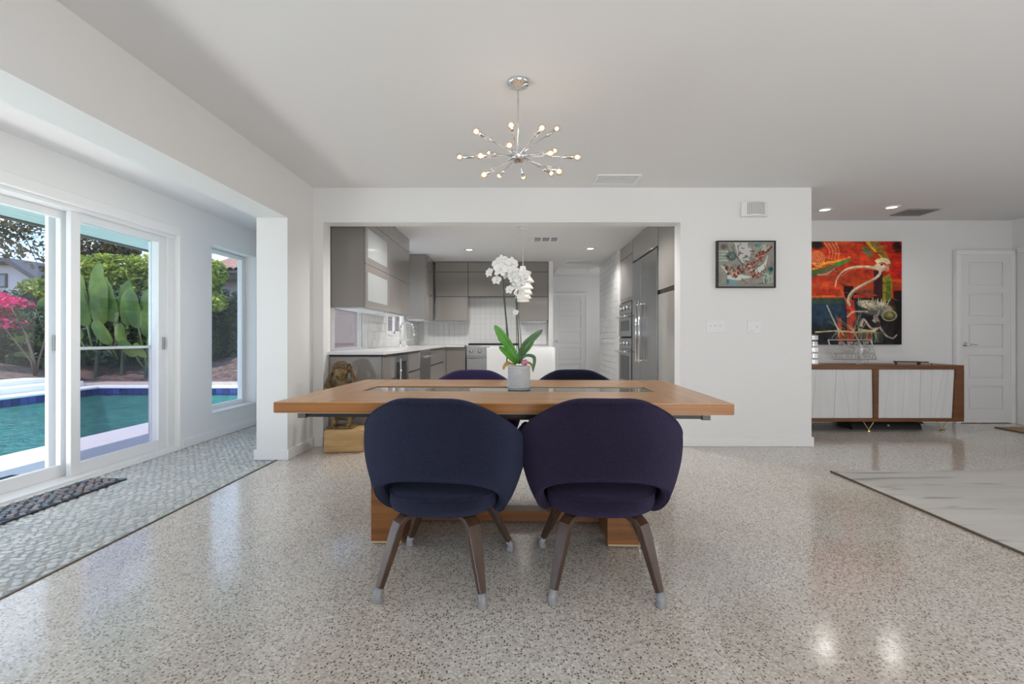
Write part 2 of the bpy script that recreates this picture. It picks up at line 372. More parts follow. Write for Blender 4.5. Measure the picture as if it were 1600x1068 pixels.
# ------------------------------------------------------------------ doors / windows helpers
def panel_door(name, x0, x1, z1, yf, handle_x, handle='lever', label=None, cw=.055):
    """interior five-panel door facing -y, front face at yf"""
    d = struct(name, bx(x0, x1, yf, yf+.03, 0.008, z1), M['door'])
    sw = (x1-x0)*.155; n = 5; rail = .085; zz0, zz1 = .16, z1-.09
    hgt = (zz1-zz0-(n-1)*rail)/n
    fr = B(); box(fr, x0, x0+sw, yf-.012, yf, .008, z1); box(fr, x1-sw, x1, yf-.012, yf, .008, z1); box(fr, x0+sw, x1-sw, yf-.012, yf, .008, zz0); box(fr, x0+sw, x1-sw, yf-.012, yf, zz1, z1)
    for k in range(n-1):
        z = zz0 + (k+1)*hgt + k*rail; box(fr, x0+sw, x1-sw, yf-.012, yf, z, z+rail)
    obj('door_stiles', fr, M['door'], d)
    for k in range(n):
        z = zz0 + k*(hgt+rail); obj('panel', bx(x0+sw+.018, x1-sw-.018, yf-.006, yf, z+.018, z+hgt-.018), M['door'], d, bevel=.004)
    ca = B(); box(ca, x1, x1+cw, yf-.02, yf+.03, 0, z1); box(ca, x0-cw, x0, yf-.02, yf+.03, 0, z1); box(ca, x0-cw, x1+cw, yf-.02, yf+.03, z1, z1+cw)
    obj('casing', ca, M['trim'], d, bevel=.003)
    hb = B(); zk = .945
    lathe(hb, [(0, 0), (.027, 0), (.027, .008), (.010, .012), (.010, .045), (0, .045)], (handle_x, yf-.012, zk), 16, (0, -1, 0))
    if handle == 'lever': tube(hb, [(handle_x, yf-.052, zk), (handle_x+.03, yf-.056, zk+.002), (handle_x+.11, yf-.054, zk-.004)], [.009, .008, .006], 8)
    else: ball(hb, (handle_x, yf-.06, zk), .026)
    obj('handle', hb, M['chrome'], d, smooth=True, label='satin chrome door handle')
    return d
# entry-side door; wall front face at y=5.80
panel_door('door_1', 5.285, 5.885, 2.02, 5.765, 5.335, 'lever')
panel_door('door_2', .775, 1.515, 2.0, 11.01, .845, 'knob')
# casing on the right wall beside door_1
struct('trim_3', prism(B(), [(4.9, 0), (5.0, 0), (5.0, 2.03), (5.72, 2.03), (5.72, 2.09), (4.9, 2.09)], 'x', 5.925, 5.95), M['trim'])

# sliding glass door in the left wall recess
sdoor = struct('window_sliding_door', bx(-3.40, -3.12, -2.3, 4.41, -.04, .03), M['vinyl'], label='white vinyl door track')
fr = B(); box(fr, -3.33, -3.18, 4.34, 4.41, .03, 1.985); box(fr, -3.33, -3.16, -2.3, 4.41, 1.93, 2.0); box(fr, -3.33, -3.18, -2.3, -2.23, .03, 1.985)
obj('door_frame', fr, M['vinyl'], sdoor, bevel=.004)
obj('head_casing', bx(-3.16, -3.115, -2.3, 4.41, 1.955, 2.035), M['trim'], sdoor, bevel=.006)
def sash(y0, y1, xc, w=.055, handle=None):
    s = B(); z0, z1 = .03, 1.93; t = .018
    box(s, xc-t, xc+t, y0, y0+w, z0, z1); box(s, xc-t, xc+t, y1-w, y1, z0, z1)
    box(s, xc-t, xc+t, y0+w, y1-w, z0, z0+.085); box(s, xc-t, xc+t, y0+w, y1-w, z1-.055, z1)
    o = obj('sash', s, M['vinyl'], sdoor, bevel=.003)
    obj('pane', bx(xc-.003, xc+.003, y0+w, y1-w, z0+.085, z1-.055), M['glass'], o)
    if handle:
        obj('latch', bx(xc+t, xc+t+.016, handle-.018, handle+.018, .93, 1.06), mat('grey_latch', (.35, .36, .38), .4), o, bevel=.004)
    return o
sash(-2.2, -.05, -3.295); sash(-.1, 1.55, -3.245, handle=-.02); sash(1.5, 3.50, -3.298, .07)
sash(3.43, 4.34, -3.225, .075)
obj('latch', bx(-3.366, -3.350, 3.455, 3.50, .93, 1.04), mat('grey_latch_plate', (.30, .31, .33), .4), sdoor, bevel=.003)
obj('door_pull', bx(-3.206, -3.188, 4.30, 4.322, .92, 1.03), M['steel'], sdoor, bevel=.004, label='brushed metal door pull')
# screen door outside with a cross bar
fr = B(); xs = -3.38
box(fr, xs-.012, xs+.012, 3.43, 3.50, -.02, 1.95); box(fr, xs-.012, xs+.012, 4.385, 4.435, -.02, 1.95); box(fr, xs-.012, xs+.012, 3.50, 4.385, .93, .952); box(fr, xs-.012, xs+.012, 3.50, 4.385, -.02, .05); box(fr, xs-.012, xs+.012, 3.50, 4.385, 1.9, 1.95)
sc_ = obj('screen_frame', fr, M['vinyl'], sdoor)
obj('screen_mesh', bx(xs-.001, xs+.001, 3.50, 4.385, .05, .93), glass('insect_screen', (.80, .76, .79), 0.0), sc_)

# tall window
w1 = struct('window_1', bx(-3.27, -3.108, 4.868, 5.677, .2555, .264), M['trim'])
fr = B(); xa, xb = -3.30, -3.25
box(fr, xa, xb, 4.865, 4.90, .26, 1.97); box(fr, xa, xb, 5.62, 5.68, .26, 1.97); box(fr, xa, xb, 4.90, 5.62, .26, .31); box(fr, xa, xb, 4.90, 5.62, 1.93, 1.97)
obj('window_frame', fr, M['vinyl'], w1, bevel=.003)
obj('pane', bx(-3.278, -3.272, 4.90, 5.62, .31, 1.93), M['glass'], w1)
# kitchen windows
w2 = struct('window_2', bx(-2.0, -1.95, 5.07, 5.95, .89, .915), M['quartz'])
fr = B(); xa, xb = -2.01, -1.985
box(fr, xa, xb, 5.07, 5.085, .9, 1.45); box(fr, xa, xb, 5.935, 5.95, .9, 1.45)
obj('window_frame', fr, M['vinyl'], w2); obj('pane', bx(-2.0, -1.996, 5.085, 5.935, .9, 1.45), M['glass'], w2)
w3 = struct('window_3', bx(-2.0, -1.95, 7.14, 8.08, 1.06, 1.085), M['trim'])
fr = B()
box(fr, xa, xb, 7.14, 7.18, 1.08, 2.0); box(fr, xa, xb, 8.04, 8.08, 1.08, 2.0); box(fr, xa, xb, 7.58, 7.64, 1.08, 2.0); box(fr, xa, xb, 7.18, 8.04, 1.085, 1.13); box(fr, xa, xb, 7.18, 8.04, 1.95, 2.0)
obj('window_frame', fr, M['vinyl'], w3)
obj('pane', bx(-2.0, -1.996, 7.18, 7.58, 1.13, 1.95), M['glass'], w3); obj('pane', bx(-2.0, -1.996, 7.64, 8.04, 1.13, 1.95), M['glass'], w3)

# ------------------------------------------------------------------ tiled kitchen walls (tiles too small in the photo to pick apart)
def tiles(name, axis, plane, a0, a1, z0, z1, step, parent_bm_box, holes=(), sgn=1):
    s = struct(name, parent_bm_box, M['grout'])
    bm = B(); g = .0025; za = z0
    na = max(1, round((a1-a0)/step)); nz_ = max(1, round((z1-z0)/step)); sa = (a1-a0)/na; sz = (z1-z0)/nz_
    for i in range(na):
        for j in range(nz_):
            p0, p1, q0, q1 = a0+i*sa+g, a0+(i+1)*sa-g, z0+j*sz+g, z0+(j+1)*sz-g
            if any(p1 > h[0] and p0 < h[1] and q1 > h[2] and q0 < h[3] for h in holes): continue
            t = .006 + random.uniform(0, .0025)
            if axis == 'y': box(bm, p0, p1, plane-t, plane, q0, q1)
            else: box(bm, plane, plane+sgn*t, p0, p1, q0, q1)
    obj('tiles', bm, M['tile'], s, kind='stuff'); return s
tiles('wall_tile_back', 'y', 9.246, -1.95, .53, .89, 1.80, .10, bx(-1.955, .53, 9.246, 9.25, .87, 1.80))
tiles('wall_tile_left', 'x', -1.952, 4.95, 9.24, .89, 1.34, .10, bx(-1.96, -1.953, 4.75, 5.07, .87, 1.34), holes=((5.07, 5.95, .8, 1.5), (7.14, 8.08, 1.08, 1.5)))
tiles('wall_tile_right', 'x', 1.594, 7.80, 9.52, 0, H, .10, bx(1.594, 1.60, 7.80, 9.52, 0, H), sgn=-1)

# ================================================================== KITCHEN
def cabinet(name, label, cat, group=None, loc=(0, 0, 0)): return thing(name, label, cat, loc, group)
ZR = (1.337, 1.79, 2.245, 2.435)
G = 'glossy taupe wall cabinets'
# left wall cabinets: face x=-1.587
def wallcab_left(name, label, y0, y1, doors, xb=-1.94, xf=-1.605, glassd=False):
    t = cabinet(name, label, 'cabinet', G, ((xb+xf)/2, (y0+y1)/2, ZR[0]))
    obj('body', bx(xb, xf, y0, y1, ZR[0], ZR[3]), M['cab'], t, bevel=.001)
    obj('gap_shade', bx(xf, xf+.0015, y0+.001, y1-.001, ZR[0]+.001, ZR[3]-.001), M['cabdark'], t)  # dark sheet added behind the doors to shade their gaps
    for (a, b, z0, z1, gl) in doors:
        if gl:
            f = B(); w = .075; X, Y2 = xf+.002, xf+.02
            box(f, X, Y2, a+.002, a+w, z0+.002, z1-.002); box(f, X, Y2, b-w, b-.002, z0+.002, z1-.002)
            box(f, X, Y2, a+w, b-w, z0+.002, z0+w); box(f, X, Y2, a+w, b-w, z1-w, z1-.002)
            d = obj('door', f, M['cab'], t)
            obj('door_glass', bx(X, Y2-.004, a+w, b-w, z0+w, z1-w), M['cabglass'], d, label='pale glass door panel')
        else:
            obj('door', bx(xf+.002, xf+.02, a+.003, b-.003, z0+.003, z1-.003), M['cab'], t, bevel=.001)
    obj('bottom_light', bx(xb+.03, xf-.03, y0+.05, y1-.05, ZR[0]-.012, ZR[0]), M['trim'], t)
    return t
M['cabglass'] = mat('frosted_cabinet_glass', (.50, .53, .53), .08, coat=.5)
a = 4.95
wallcab_left('wall_cabinet', 'grey glossy wall cabinet with two glass doors beside the opening', 4.94, 5.84,
             [(4.94, 5.84, ZR[0], ZR[1], True), (4.94, 5.84, ZR[1], ZR[2], True), (4.94, 5.84, ZR[2], ZR[3], False)])
wallcab_left('wall_cabinet', 'grey glossy wall cabinet between glass-door cabinet and sink window', 5.842, 6.90,
             [(5.842, 6.42, ZR[0], ZR[1], False), (6.42, 6.90, ZR[0], ZR[1], False), (5.842, 6.90, ZR[1], ZR[2], False), (5.842, 6.90, ZR[2], ZR[3], False)])
wallcab_left('corner_wall_cabinet', 'grey corner wall cabinet with pale shiny end panel past the sink window', 8.13, 8.875,
             [(8.13, 8.875, ZR[0], ZR[1], False), (8.13, 8.875, ZR[1], ZR[2], False), (8.13, 8.875, ZR[2], ZR[3], False)])
# back wall cabinets: face y=8.90
def wallcab_back(name, label, x0, x1, rows, zb=ZR[0]):
    t = cabinet(name, label, 'cabinet', G, ((x0+x1)/2, 9.07, zb))
    obj('body', bx(x0, x1, 8.92, 9.24, zb, ZR[3]), M['cab'], t); obj('gap_shade', bx(x0, x1, 8.9185, 8.92, zb, ZR[3]), M['cabdark'], t)  # second piece is a dark sheet that paints shade into the door gaps
    for z0, z1 in rows: obj('door', bx(x0+.004, x1-.004, 8.90, 8.918, z0+.005, z1-.005), M['cab'], t, bevel=.001)
    return t
rows = [(ZR[0], ZR[1]), (ZR[1], ZR[2]), (ZR[2], ZR[3])]
wallcab_back('wall_cabinet', 'grey wall cabinet on back wall left of the range hood', -1.566, -.957, rows)
wallcab_back('range_hood_cabinet', 'short grey hood cabinet hanging above the range', -.955, -.014, rows[1:], ZR[1]-.01)
wallcab_back('wall_cabinet', 'grey wall cabinet on back wall right of the range hood', -.012, .53, rows)
# base run on the left: face x=-1.32
xf = -1.32; ZC = .86
ct = B(); prism(ct, [(-1.95, 4.63), (-1.30, 4.63), (-1.30, 8.60), (-.99, 8.60), (-.99, 9.245), (-1.95, 9.245)], 'z', ZC, .89)
tag(obj('countertop', ct, M['quartz'], bevel=.002), 'white quartz worktop running from the opening to the range', 'countertop')
ep = B(); box(ep, -1.845, xf-.02, 4.65, 4.675, 0, ZC-.022); 
t = cabinet('base_cabinet', 'grey base cabinet with plain glossy end panel behind the statue', 'cabinet', 'glossy taupe base cabinets', (-1.6, 4.85, 0))
obj('end_panel', ep, M['cab'], t)
obj('body', bx(-1.94, xf-.02, 4.676, 5.078, .08, ZC-.002), M['cabdark'], t)
for z0, z1 in ((.10, .31), (.33, .585), (.605, ZC-.03)): obj('drawer', bx(xf-.019, xf, 4.66, 5.075, z0, z1), M['cab'], t, bevel=.001)
# wine cooler
t = cabinet('wine_cooler', 'stainless framed wine cooler with dark glass door under the worktop', 'wine cooler', None, (-1.6, 5.38, 0))
obj('body', bx(-1.94, xf-.02, 5.082, 5.688, .08, ZC-.002), M['black'], t)
f = B(); X, Y2 = xf-.019, xf+.005
box(f, X, Y2, 5.085, 5.135, .1, ZC-.03); box(f, X, Y2, 5.63, 5.685, .1, ZC-.03); box(f, X, Y2, 5.135, 5.63, .1, .16); box(f, X, Y2, 5.135, 5.63, ZC-.10, ZC-.03)
d = obj('door', f, M['steel'], t); obj('door_glass', bx(X, Y2-.005, 5.135, 5.63, .16, ZC-.10), M['darksteel'], d)
obj('handle', tube(B(), [(xf+.045, 5.14, .2), (xf+.045, 5.14, ZC-.06)], .010), M['chrome'], t, smooth=True)
def basecab(label, y0, y1, splits):
    t = cabinet('base_cabinet', label, 'cabinet', 'glossy taupe base cabinets', (-1.6, (y0+y1)/2, 0))
    obj('body', bx(-1.94, xf-.02, y0, y1, .08, ZC-.002), M['cabdark'], t)
    for z0, z1 in splits: obj('drawer', bx(xf-.019, xf, y0+.003, y1-.003, z0, z1), M['cab'], t, bevel=.001)
    return t
basecab('grey two-drawer base cabinet between wine cooler and dishwasher', 5.692, 6.348, ((.10, .60), (.62, ZC-.03)))
t = cabinet('dishwasher', 'stainless dishwasher with bar handle under the worktop', 'dishwasher', None, (-1.6, 6.7, 0))
obj('body', bx(-1.94, xf-.02, 6.352, 7.068, .08, ZC-.002), M['black'], t)
d = obj('door', bx(xf-.019, xf+.008, 6.355, 7.065, .1, ZC-.006), M['steel'], t, bevel=.002)
hb = B(); tube(hb, [(xf+.055, 6.40, .765), (xf+.055, 7.02, .765)], .012); tube(hb, [(xf, 6.46, .765), (xf+.055, 6.46, .765)], .008); tube(hb, [(xf, 6.96, .765), (xf+.055, 6.96, .765)], .008)
obj('handle', hb, M['chrome'], t, smooth=True)
basecab('wide grey two-drawer base cabinet right after the dishwasher', 7.072, 8.38, ((.10, .60), (.62, ZC-.03)))
t = cabinet('base_cabinet', 'grey corner base cabinet left of the range', 'cabinet', 'glossy taupe base cabinets', (-1.3, 8.95, 0))
obj('body', bx(-1.94, -.975, 8.66, 9.24, .08, ZC-.002), M['cabdark'], t)
obj('side_panel', bx(xf-.019, xf, 8.385, 8.64, .1, ZC-.002), M['cab'], t); obj('door', bx(xf+.002, -.975, 8.64, 8.658, .1, ZC-.004), M['cab'], t, bevel=.001)
# range
t = thing('range', 'stainless steel range with round knobs and black grates', 'stove', (-.48, 8.9, 0))
obj('body', bx(-.955, -.02, 8.63, 9.24, .08, .865), M['steel'], t)
obj('cooktop', bx(-.96, -.015, 8.58, 9.24, .866, .892), M['chrome'], t, bevel=.004)
obj('control_panel', bx(-.955, -.02, 8.575, 8.628, .70, .864), M['steel'], t, bevel=.004)
obj('oven_door', bx(-.95, -.025, 8.585, 8.628, .12, .68), M['steel'], t, bevel=.004)
hb = B(); tube(hb, [(-.92, 8.53, .665), (-.06, 8.53, .665)], .012); tube(hb, [(-.88, 8.59, .665), (-.88, 8.53, .665)], .008); tube(hb, [(-.10, 8.59, .665), (-.10, 8.53, .665)], .008)
obj('door_handle', hb, M['chrome'], t, smooth=True)
for k in range(6): obj('knob', lathe(B(), [(0, 0), (.034, 0), (.034, .01), (.026, .014), (.024, .04), (0, .042)], (-.865+k*.154, 8.575, .785), 16, (0, -1, 0)), M['chrome'], t, smooth=True)
gb = B()
for k in range(10): box(gb, -.93+k*.098, -.915+k*.098, 8.68, 9.18, .905, .925)
for yy in (8.68, 8.92, 9.165): box(gb, -.93, -.033, yy, yy+.015, .893, .922)
obj('grate', gb, M['black'], t)
# island
t = thing('kitchen_island', 'white waterfall kitchen island in front of the range', 'island', (.015, 6.5, 0))
obj('waterfall_end', bx(-.395, .425, 5.75, 5.79, 0, .905), M['quartz'], t, bevel=.002)
obj('countertop', bx(-.395, .425, 5.791, 7.30, .872, .905), M['quartz'], t, bevel=.002)
obj('body', bx(-.36, .39, 5.791, 7.26, .0, .871), M['cab'], t)
# faucet
t = B(); c0 = (-1.74, 7.0)
tube(t, [(c0[0], c0[1], .89), (c0[0], c0[1], 1.16)]+[(c0[0]+.095-.095*math.cos(a_), c0[1], 1.16+.095*math.sin(a_)) for a_ in [math.pi*k/8 for k in range(1, 8)]]+[(c0[0]+.20, c0[1], 1.10)], .011, 10)
fau = thing('kitchen_faucet', 'tall chrome gooseneck faucet at the kitchen sink window', 'faucet', (c0[0], c0[1], .89))
obj('spout', t, M['chrome'], fau, smooth=True)
obj('faucet_base', lathe(B(), [(0, .0), (.026, 0), (.024, .02), (.017, .03), (.017, .08), (0, .08)], (c0[0], c0[1], .89), 16), M['chrome'], fau, smooth=True)
obj('lever', tube(B(), [(c0[0]+.01, c0[1], .985), (c0[0]+.13, c0[1]-.02, .99)], .007), M['chrome'], fau, smooth=True)
obj('spray_head', tube(B(), [(c0[0]+.19, c0[1], 1.13), (c0[0]+.208, c0[1], 1.06)], [.014, .018], 10), M['chrome'], fau, smooth=True)
so = lathe(B(), [(0, 0), (.014, 0), (.012, .05), (.006, .06), (.006, .09), (0, .09)], (-1.70, 7.22, .89), 12)
tag(obj('soap_pump', so, M['chrome'], smooth=True), 'small chrome soap pump just right of the kitchen faucet', 'soap pump')

# tall units on the right: face x=1.62
XF = 1.62
def tall_box(bm, y0, y1, z0, z1, d=.0, t=.02): box(bm, XF+d, XF+d+t, y0+.003, y1-.003, z0+.003, z1-.003); return bm
t = cabinet('tall_cabinet', 'tall grey pantry cabinet beside the right edge of the opening', 'cabinet', None, (1.9, 5.16, 0))
obj('body', bx(XF+.021, 2.25, 4.72, 5.61, 0, 2.435), M['cabdark'], t)
obj('door', tall_box(B(), 4.72, 5.61, 1.575, 2.435), M['cab'], t); obj('door', tall_box(B(), 4.72, 5.61, .08, 1.53), M['cab'], t)
obj('finger_pull', bx(XF+.004, XF+.02, 4.72, 5.55, 1.532, 1.573), M['cabdark'], t)
t = cabinet('refrigerator', 'large built-in stainless refrigerator with two vertical bar handles', 'refrigerator', None, (1.9, 6.24, 0))
obj('body', bx(XF+.021, 2.25, 5.62, 6.86, 0, 2.095), M['black'], t)
hb = lambda yy: (lambda b_: (tube(b_, [(XF-.06, yy, .70), (XF-.06, yy, 1.495)], .014, 10), tube(b_, [(XF, yy, .73), (XF-.06, yy, .73)], .012), tube(b_, [(XF, yy, 1.465), (XF-.06, yy, 1.465)], .012), b_)[-1])(B())
for (y0, y1, yh) in ((5.62, 6.38, 6.27), (6.385, 6.86, 6.44)):
    d = obj('door', tall_box(B(), y0, y1, .1, 2.08, -.012, .03), M['steel'], t, bevel=.003)
    obj('handle', hb(yh), M['chrome'], d, smooth=True)
t = cabinet('bridge_cabinet', 'wide grey cabinet above the refrigerator and wall ovens', 'cabinet', None, (1.9, 6.7, 2.10))
obj('body', bx(XF+.021, 2.25, 5.62, 6.86, 2.10, 2.435), M['cabdark'], t); obj('door', tall_box(B(), 5.62, 6.86, 2.105, 2.435), M['cab'], t)
t = cabinet('oven_cabinet', 'tall grey oven tower beside the white tiled wall', 'cabinet', None, (1.9, 7.3, 0))
bm = B(); box(bm, XF+.021, 2.25, 6.88, 7.76, 0, .28); box(bm, XF+.021, 2.25, 6.88, 7.76, 1.58, 2.435); box(bm, XF+.021, 2.25, 6.88, 6.895, .28, 1.58); box(bm, XF+.021, 2.25, 7.745, 7.76, .28, 1.58)
obj('body', bm, M['cab'], t); obj('door', tall_box(B(), 6.88, 7.74, 1.62, 2.245), M['cab'], t); obj('door', tall_box(B(), 6.88, 7.74, 2.25, 2.435), M['cab'], t); obj('drawer', tall_box(B(), 6.88, 7.74, .08, .28), M['cab'], t)
obj('edge_strip', bx(XF-.004, XF+.02, 7.745, 7.775, 0, 2.435), M['trim'], t)
for nm, lab, z0, z1, zc, zh in (('wall_oven', 'upper stainless wall oven with knobs beside the refrigerator', 1.04, 1.555, 1.385, 1.345), ('wall_oven', 'lower larger stainless wall oven beneath the upper oven', .30, 1.02, .86, .815)):
    t = thing(nm, lab, 'oven', (1.9, 7.3, z0), 'stacked stainless wall ovens')
    obj('body', bx(XF+.01, 2.2, 6.90, 7.74, z0, z1), M['black'], t)
    obj('control_panel', bx(XF-.015, XF+.009, 6.90, 7.74, zc, z1), M['steel'], t, bevel=.002)
    d = obj('door', bx(XF-.02, XF+.009, 6.90, 7.74, z0+.005, zc-.006), M['steel'], t, bevel=.002)
    obj('door_window', bx(XF-.023, XF-.0195, 7.05, 7.60, z0+.09, zc-.10), M['darksteel'], d)
    h_ = B(); tube(h_, [(XF-.075, 6.93, zh), (XF-.075, 7.71, zh)], .013, 10); tube(h_, [(XF-.02, 7.0, zh), (XF-.075, 7.0, zh)], .009); tube(h_, [(XF-.02, 7.64, zh), (XF-.075, 7.64, zh)], .009)
    obj('handle', h_, M['chrome'], d, smooth=True)
    for k in range(3): obj('knob', lathe(B(), [(0, 0), (.026, 0), (.024, .03), (0, .032)], (XF-.015, 7.10+k*.22, (zc+z1)/2), 14, (-1, 0, 0)), M['chrome'], t, smooth=True)

# pendants above the island
M['shade'] = mat('white_porcelain', (.82, .81, .79), .3, emit=(1, .85, .7), es=.10)
def pendant(x, y, label):
    t = thing('pendant_lamp', label, 'lamp', (x, y, 1.57), 'white pendants over the island')
    obj('canopy', lathe(B(), [(0, H), (.06, H), (.058, H-.018), (.02, H-.03), (0, H-.03)], (x, y, 0), 24), M['trim'], t, smooth=True)
    obj('cord', tube(B(), [(x, y, H-.02), (x, y, 1.92)], .004, 6), M['trim'], t)
    s = obj('shade', lathe(B(), [(.0, 1.935), (.034, 1.935), (.045, 1.875), (.10, 1.865), (.108, 1.855), (.085, 1.80), (.09, 1.79)], (x, y, 0), 32), M['shade'], t, smooth=False, solid=.003)
    for z, r in ((1.79, .145), (1.705, .135), (1.645, .12), (1.60, .09)):
        obj('shade_tier', lathe(B(), [(r*.45, z+.03), (r*.62, z+.028), (r, z-.05), (r*.98, z-.055), (r*.60, z+.018)], (x, y, 0), 32), M['shade'], s, smooth=False)
    obj('bulb', ball(B(), (x, y, 1.66), .035), M['bulb'], t, smooth=True)
pendant(.04, 6.12, 'tiered white pendant lamp nearer the opening, partly behind the orchid')
pendant(.05, 6.90, 'tiered white pendant lamp behind the nearer one, over the island')

# recessed lights and vents
def downlight(x, y, label, power=5, group='recessed ceiling lights'):
    t = thing('recessed_light', label, 'ceiling light', (x, y, H-.004), group)
    obj('trim_ring', lathe(B(), [(.050, H), (.085, H-.001), (.085, H-.005), (.052, H-.008)], (x, y, 0), 28), M['trim'], t, smooth=True)
    obj('lens', lathe(B(), [(0, H-.004), (.052, H-.004), (.052, H), (0, H)], (x, y, 0), 28), M['lamp'], t)
    l = bpy.data.lights.new('spot', 'SPOT'); l.energy = power; l.spot_size = R(150); l.spot_blend = .6; l.shadow_soft_size = .085; l.color = (1, .97, .93)
    o = bpy.data.objects.new('spot', l); COL.objects.link(o); o.location = (x, y, H-.03)
downlight(-.81, 7.7, 'lit recessed light in kitchen ceiling, left of the pendants', 80)
downlight(1.12, 7.6, 'lit recessed light in kitchen ceiling, in front of the white tiled wall', 48)
downlight(-.81, 5.35, 'added unseen recessed light in kitchen ceiling just inside the opening, left side', 80)  # added out of view behind the header to brighten the kitchen
downlight(.9, 5.35, 'added unseen recessed light in kitchen ceiling just inside the opening, right side', 80)  # also added, hidden by the header, as extra kitchen light
downlight(1.15, 10.75 if False else 9.45, 'lit recessed light in the hall ceiling', 0.01) if False else None
downlight(3.37, 5.3, 'lit recessed light above the large painting, nearer the wall end', 8)
downlight(4.03, 5.2, 'lit recessed light above the large painting, nearer the dark vent', 8)
def vent(x0, x1, y0, y1, label, dark=False, n=7, cells=0):
    t = thing('ceiling_vent', label, 'vent', ((x0+x1)/2, (y0+y1)/2, H-.01), 'ceiling air vents')
    f = B(); w = .02
    box(f, x0, x1, y0, y0+w, H-.010, H); box(f, x0, x1, y1-w, y1, H-.010, H); box(f, x0, x0+w, y0+w, y1-w, H-.010, H); box(f, x1-w, x1, y0+w, y1-w, H-.010, H)
    m = mat('vent_grey', (.28, .27, .26), .5) if dark else M['trim']
    obj('frame', f, m, t)
    obj('backing', bx(x0+w, x1-w, y0+w, y1-w, H-.002, H-.0005), mat('vent_shadow', (.10, .10, .10) if dark or cells else (.45, .45, .45), .8), t)
    for k in range(n):
        yy = y0+w+(y1-y0-2*w)*(k+.5)/n
        obj('slat', box(B(), x0+w, x1-w, yy-.006, yy+.003, H-.008, H-.003), m, t)
    for k in range(1, cells):
        xx = x0+(x1-x0)*k/cells; obj('divider', bx(xx-.012, xx+.012, y0+w, y1-w, H-.009, H-.001), m, t)
vent(.67, 1.06, 4.16, 4.42, 'white slatted vent in dining ceiling above the opening')
vent(.19, .56, 6.70, 7.05, 'white vent with dark openings in the kitchen ceiling', cells=3, n=4)
vent(.85, 1.37, 8.80, 9.12, 'long white vent at the hall end of the kitchen ceiling', n=5)
vent(4.28, 4.62, 5.27, 5.55, 'dark grey slatted vent above the large painting', dark=True, n=6)
hs = thing('attic_hatch', 'white framed attic hatch in the hall ceiling', 'hatch', (1.1, 10.1, H-.02))
f = B(); box(f, .75, 1.50, 9.70, 9.76, H-.02, H); box(f, .75, 1.50, 10.44, 10.50, H-.02, H); box(f, .75, .81, 9.76, 10.44, H-.02, H); box(f, 1.44, 1.50, 9.76, 10.44, H-.02, H)
obj('hatch_frame', f, M['trim'], hs, bevel=.003); obj('hatch_panel', bx(.81, 1.44, 9.76, 10.44, H-.01, H-.001), M['trim'], hs)
# small chime on the hall corner
tag(obj('door_sensor', bx(.585, .61, 8.84, 8.859, 1.98, 2.05), M['trim'], bevel=.003), 'small white box high on wall end beside kitchen cabinets', 'sensor')

# ================================================================== DINING WALL ITEMS
# wall speaker
t = thing('wall_speaker', 'white curved perforated speaker high on the dining wall', 'speaker', (2.20, 4.53, 2.155))
def perf():
    m = bpy.data.materials.new('perforated_cover'); m.use_nodes = True; tt = m.node_tree; p = tt.nodes['Principled BSDF']
    g = tt.nodes.new('ShaderNodeTexCoord'); mpn = tt.nodes.new('ShaderNodeMapping'); mpn.inputs['Scale'].default_value = (65, 0, 95); tt.links.new(g.outputs['Object'], mpn.inputs[0])
    v = tt.nodes.new('ShaderNodeTexVoronoi'); v.inputs['Scale'].default_value = 1; v.inputs['Randomness'].default_value = 0; tt.links.new(mpn.outputs[0], v.inputs['Vector'])
    r = tt.nodes.new('ShaderNodeValToRGB'); r.color_ramp.elements[0].color = (.12, .12, .12, 1); r.color_ramp.elements[1].color = (.74, .74, .73, 1); r.color_ramp.elements[0].position = .25; r.color_ramp.elements[1].position = .38
    tt.links.new(v.outputs['Distance'], r.inputs[0]); tt.links.new(r.outputs[0], p.inputs['Base Color']); p.inputs['Roughness'].default_value = .4; return m
prof = [(2.08+.245*k/12, 4.53-.035-.045*math.sin(math.pi*k/12)) for k in range(13)]
g_ = B(); prism(g_, [(2.08, 4.529)] + prof + [(2.325, 4.529)], 'z', 2.158, 2.295); obj('cover', g_, M['trim'], t, bevel=.003)
g_ = B(); pr = [(x_+0, y_-.002) for x_, y_ in prof[2:11]]; prism(g_, [(p[0], p[1]+.004) for p in pr][::-1] + pr, 'z', 2.172, 2.283); obj('grille', g_, perf(), t)
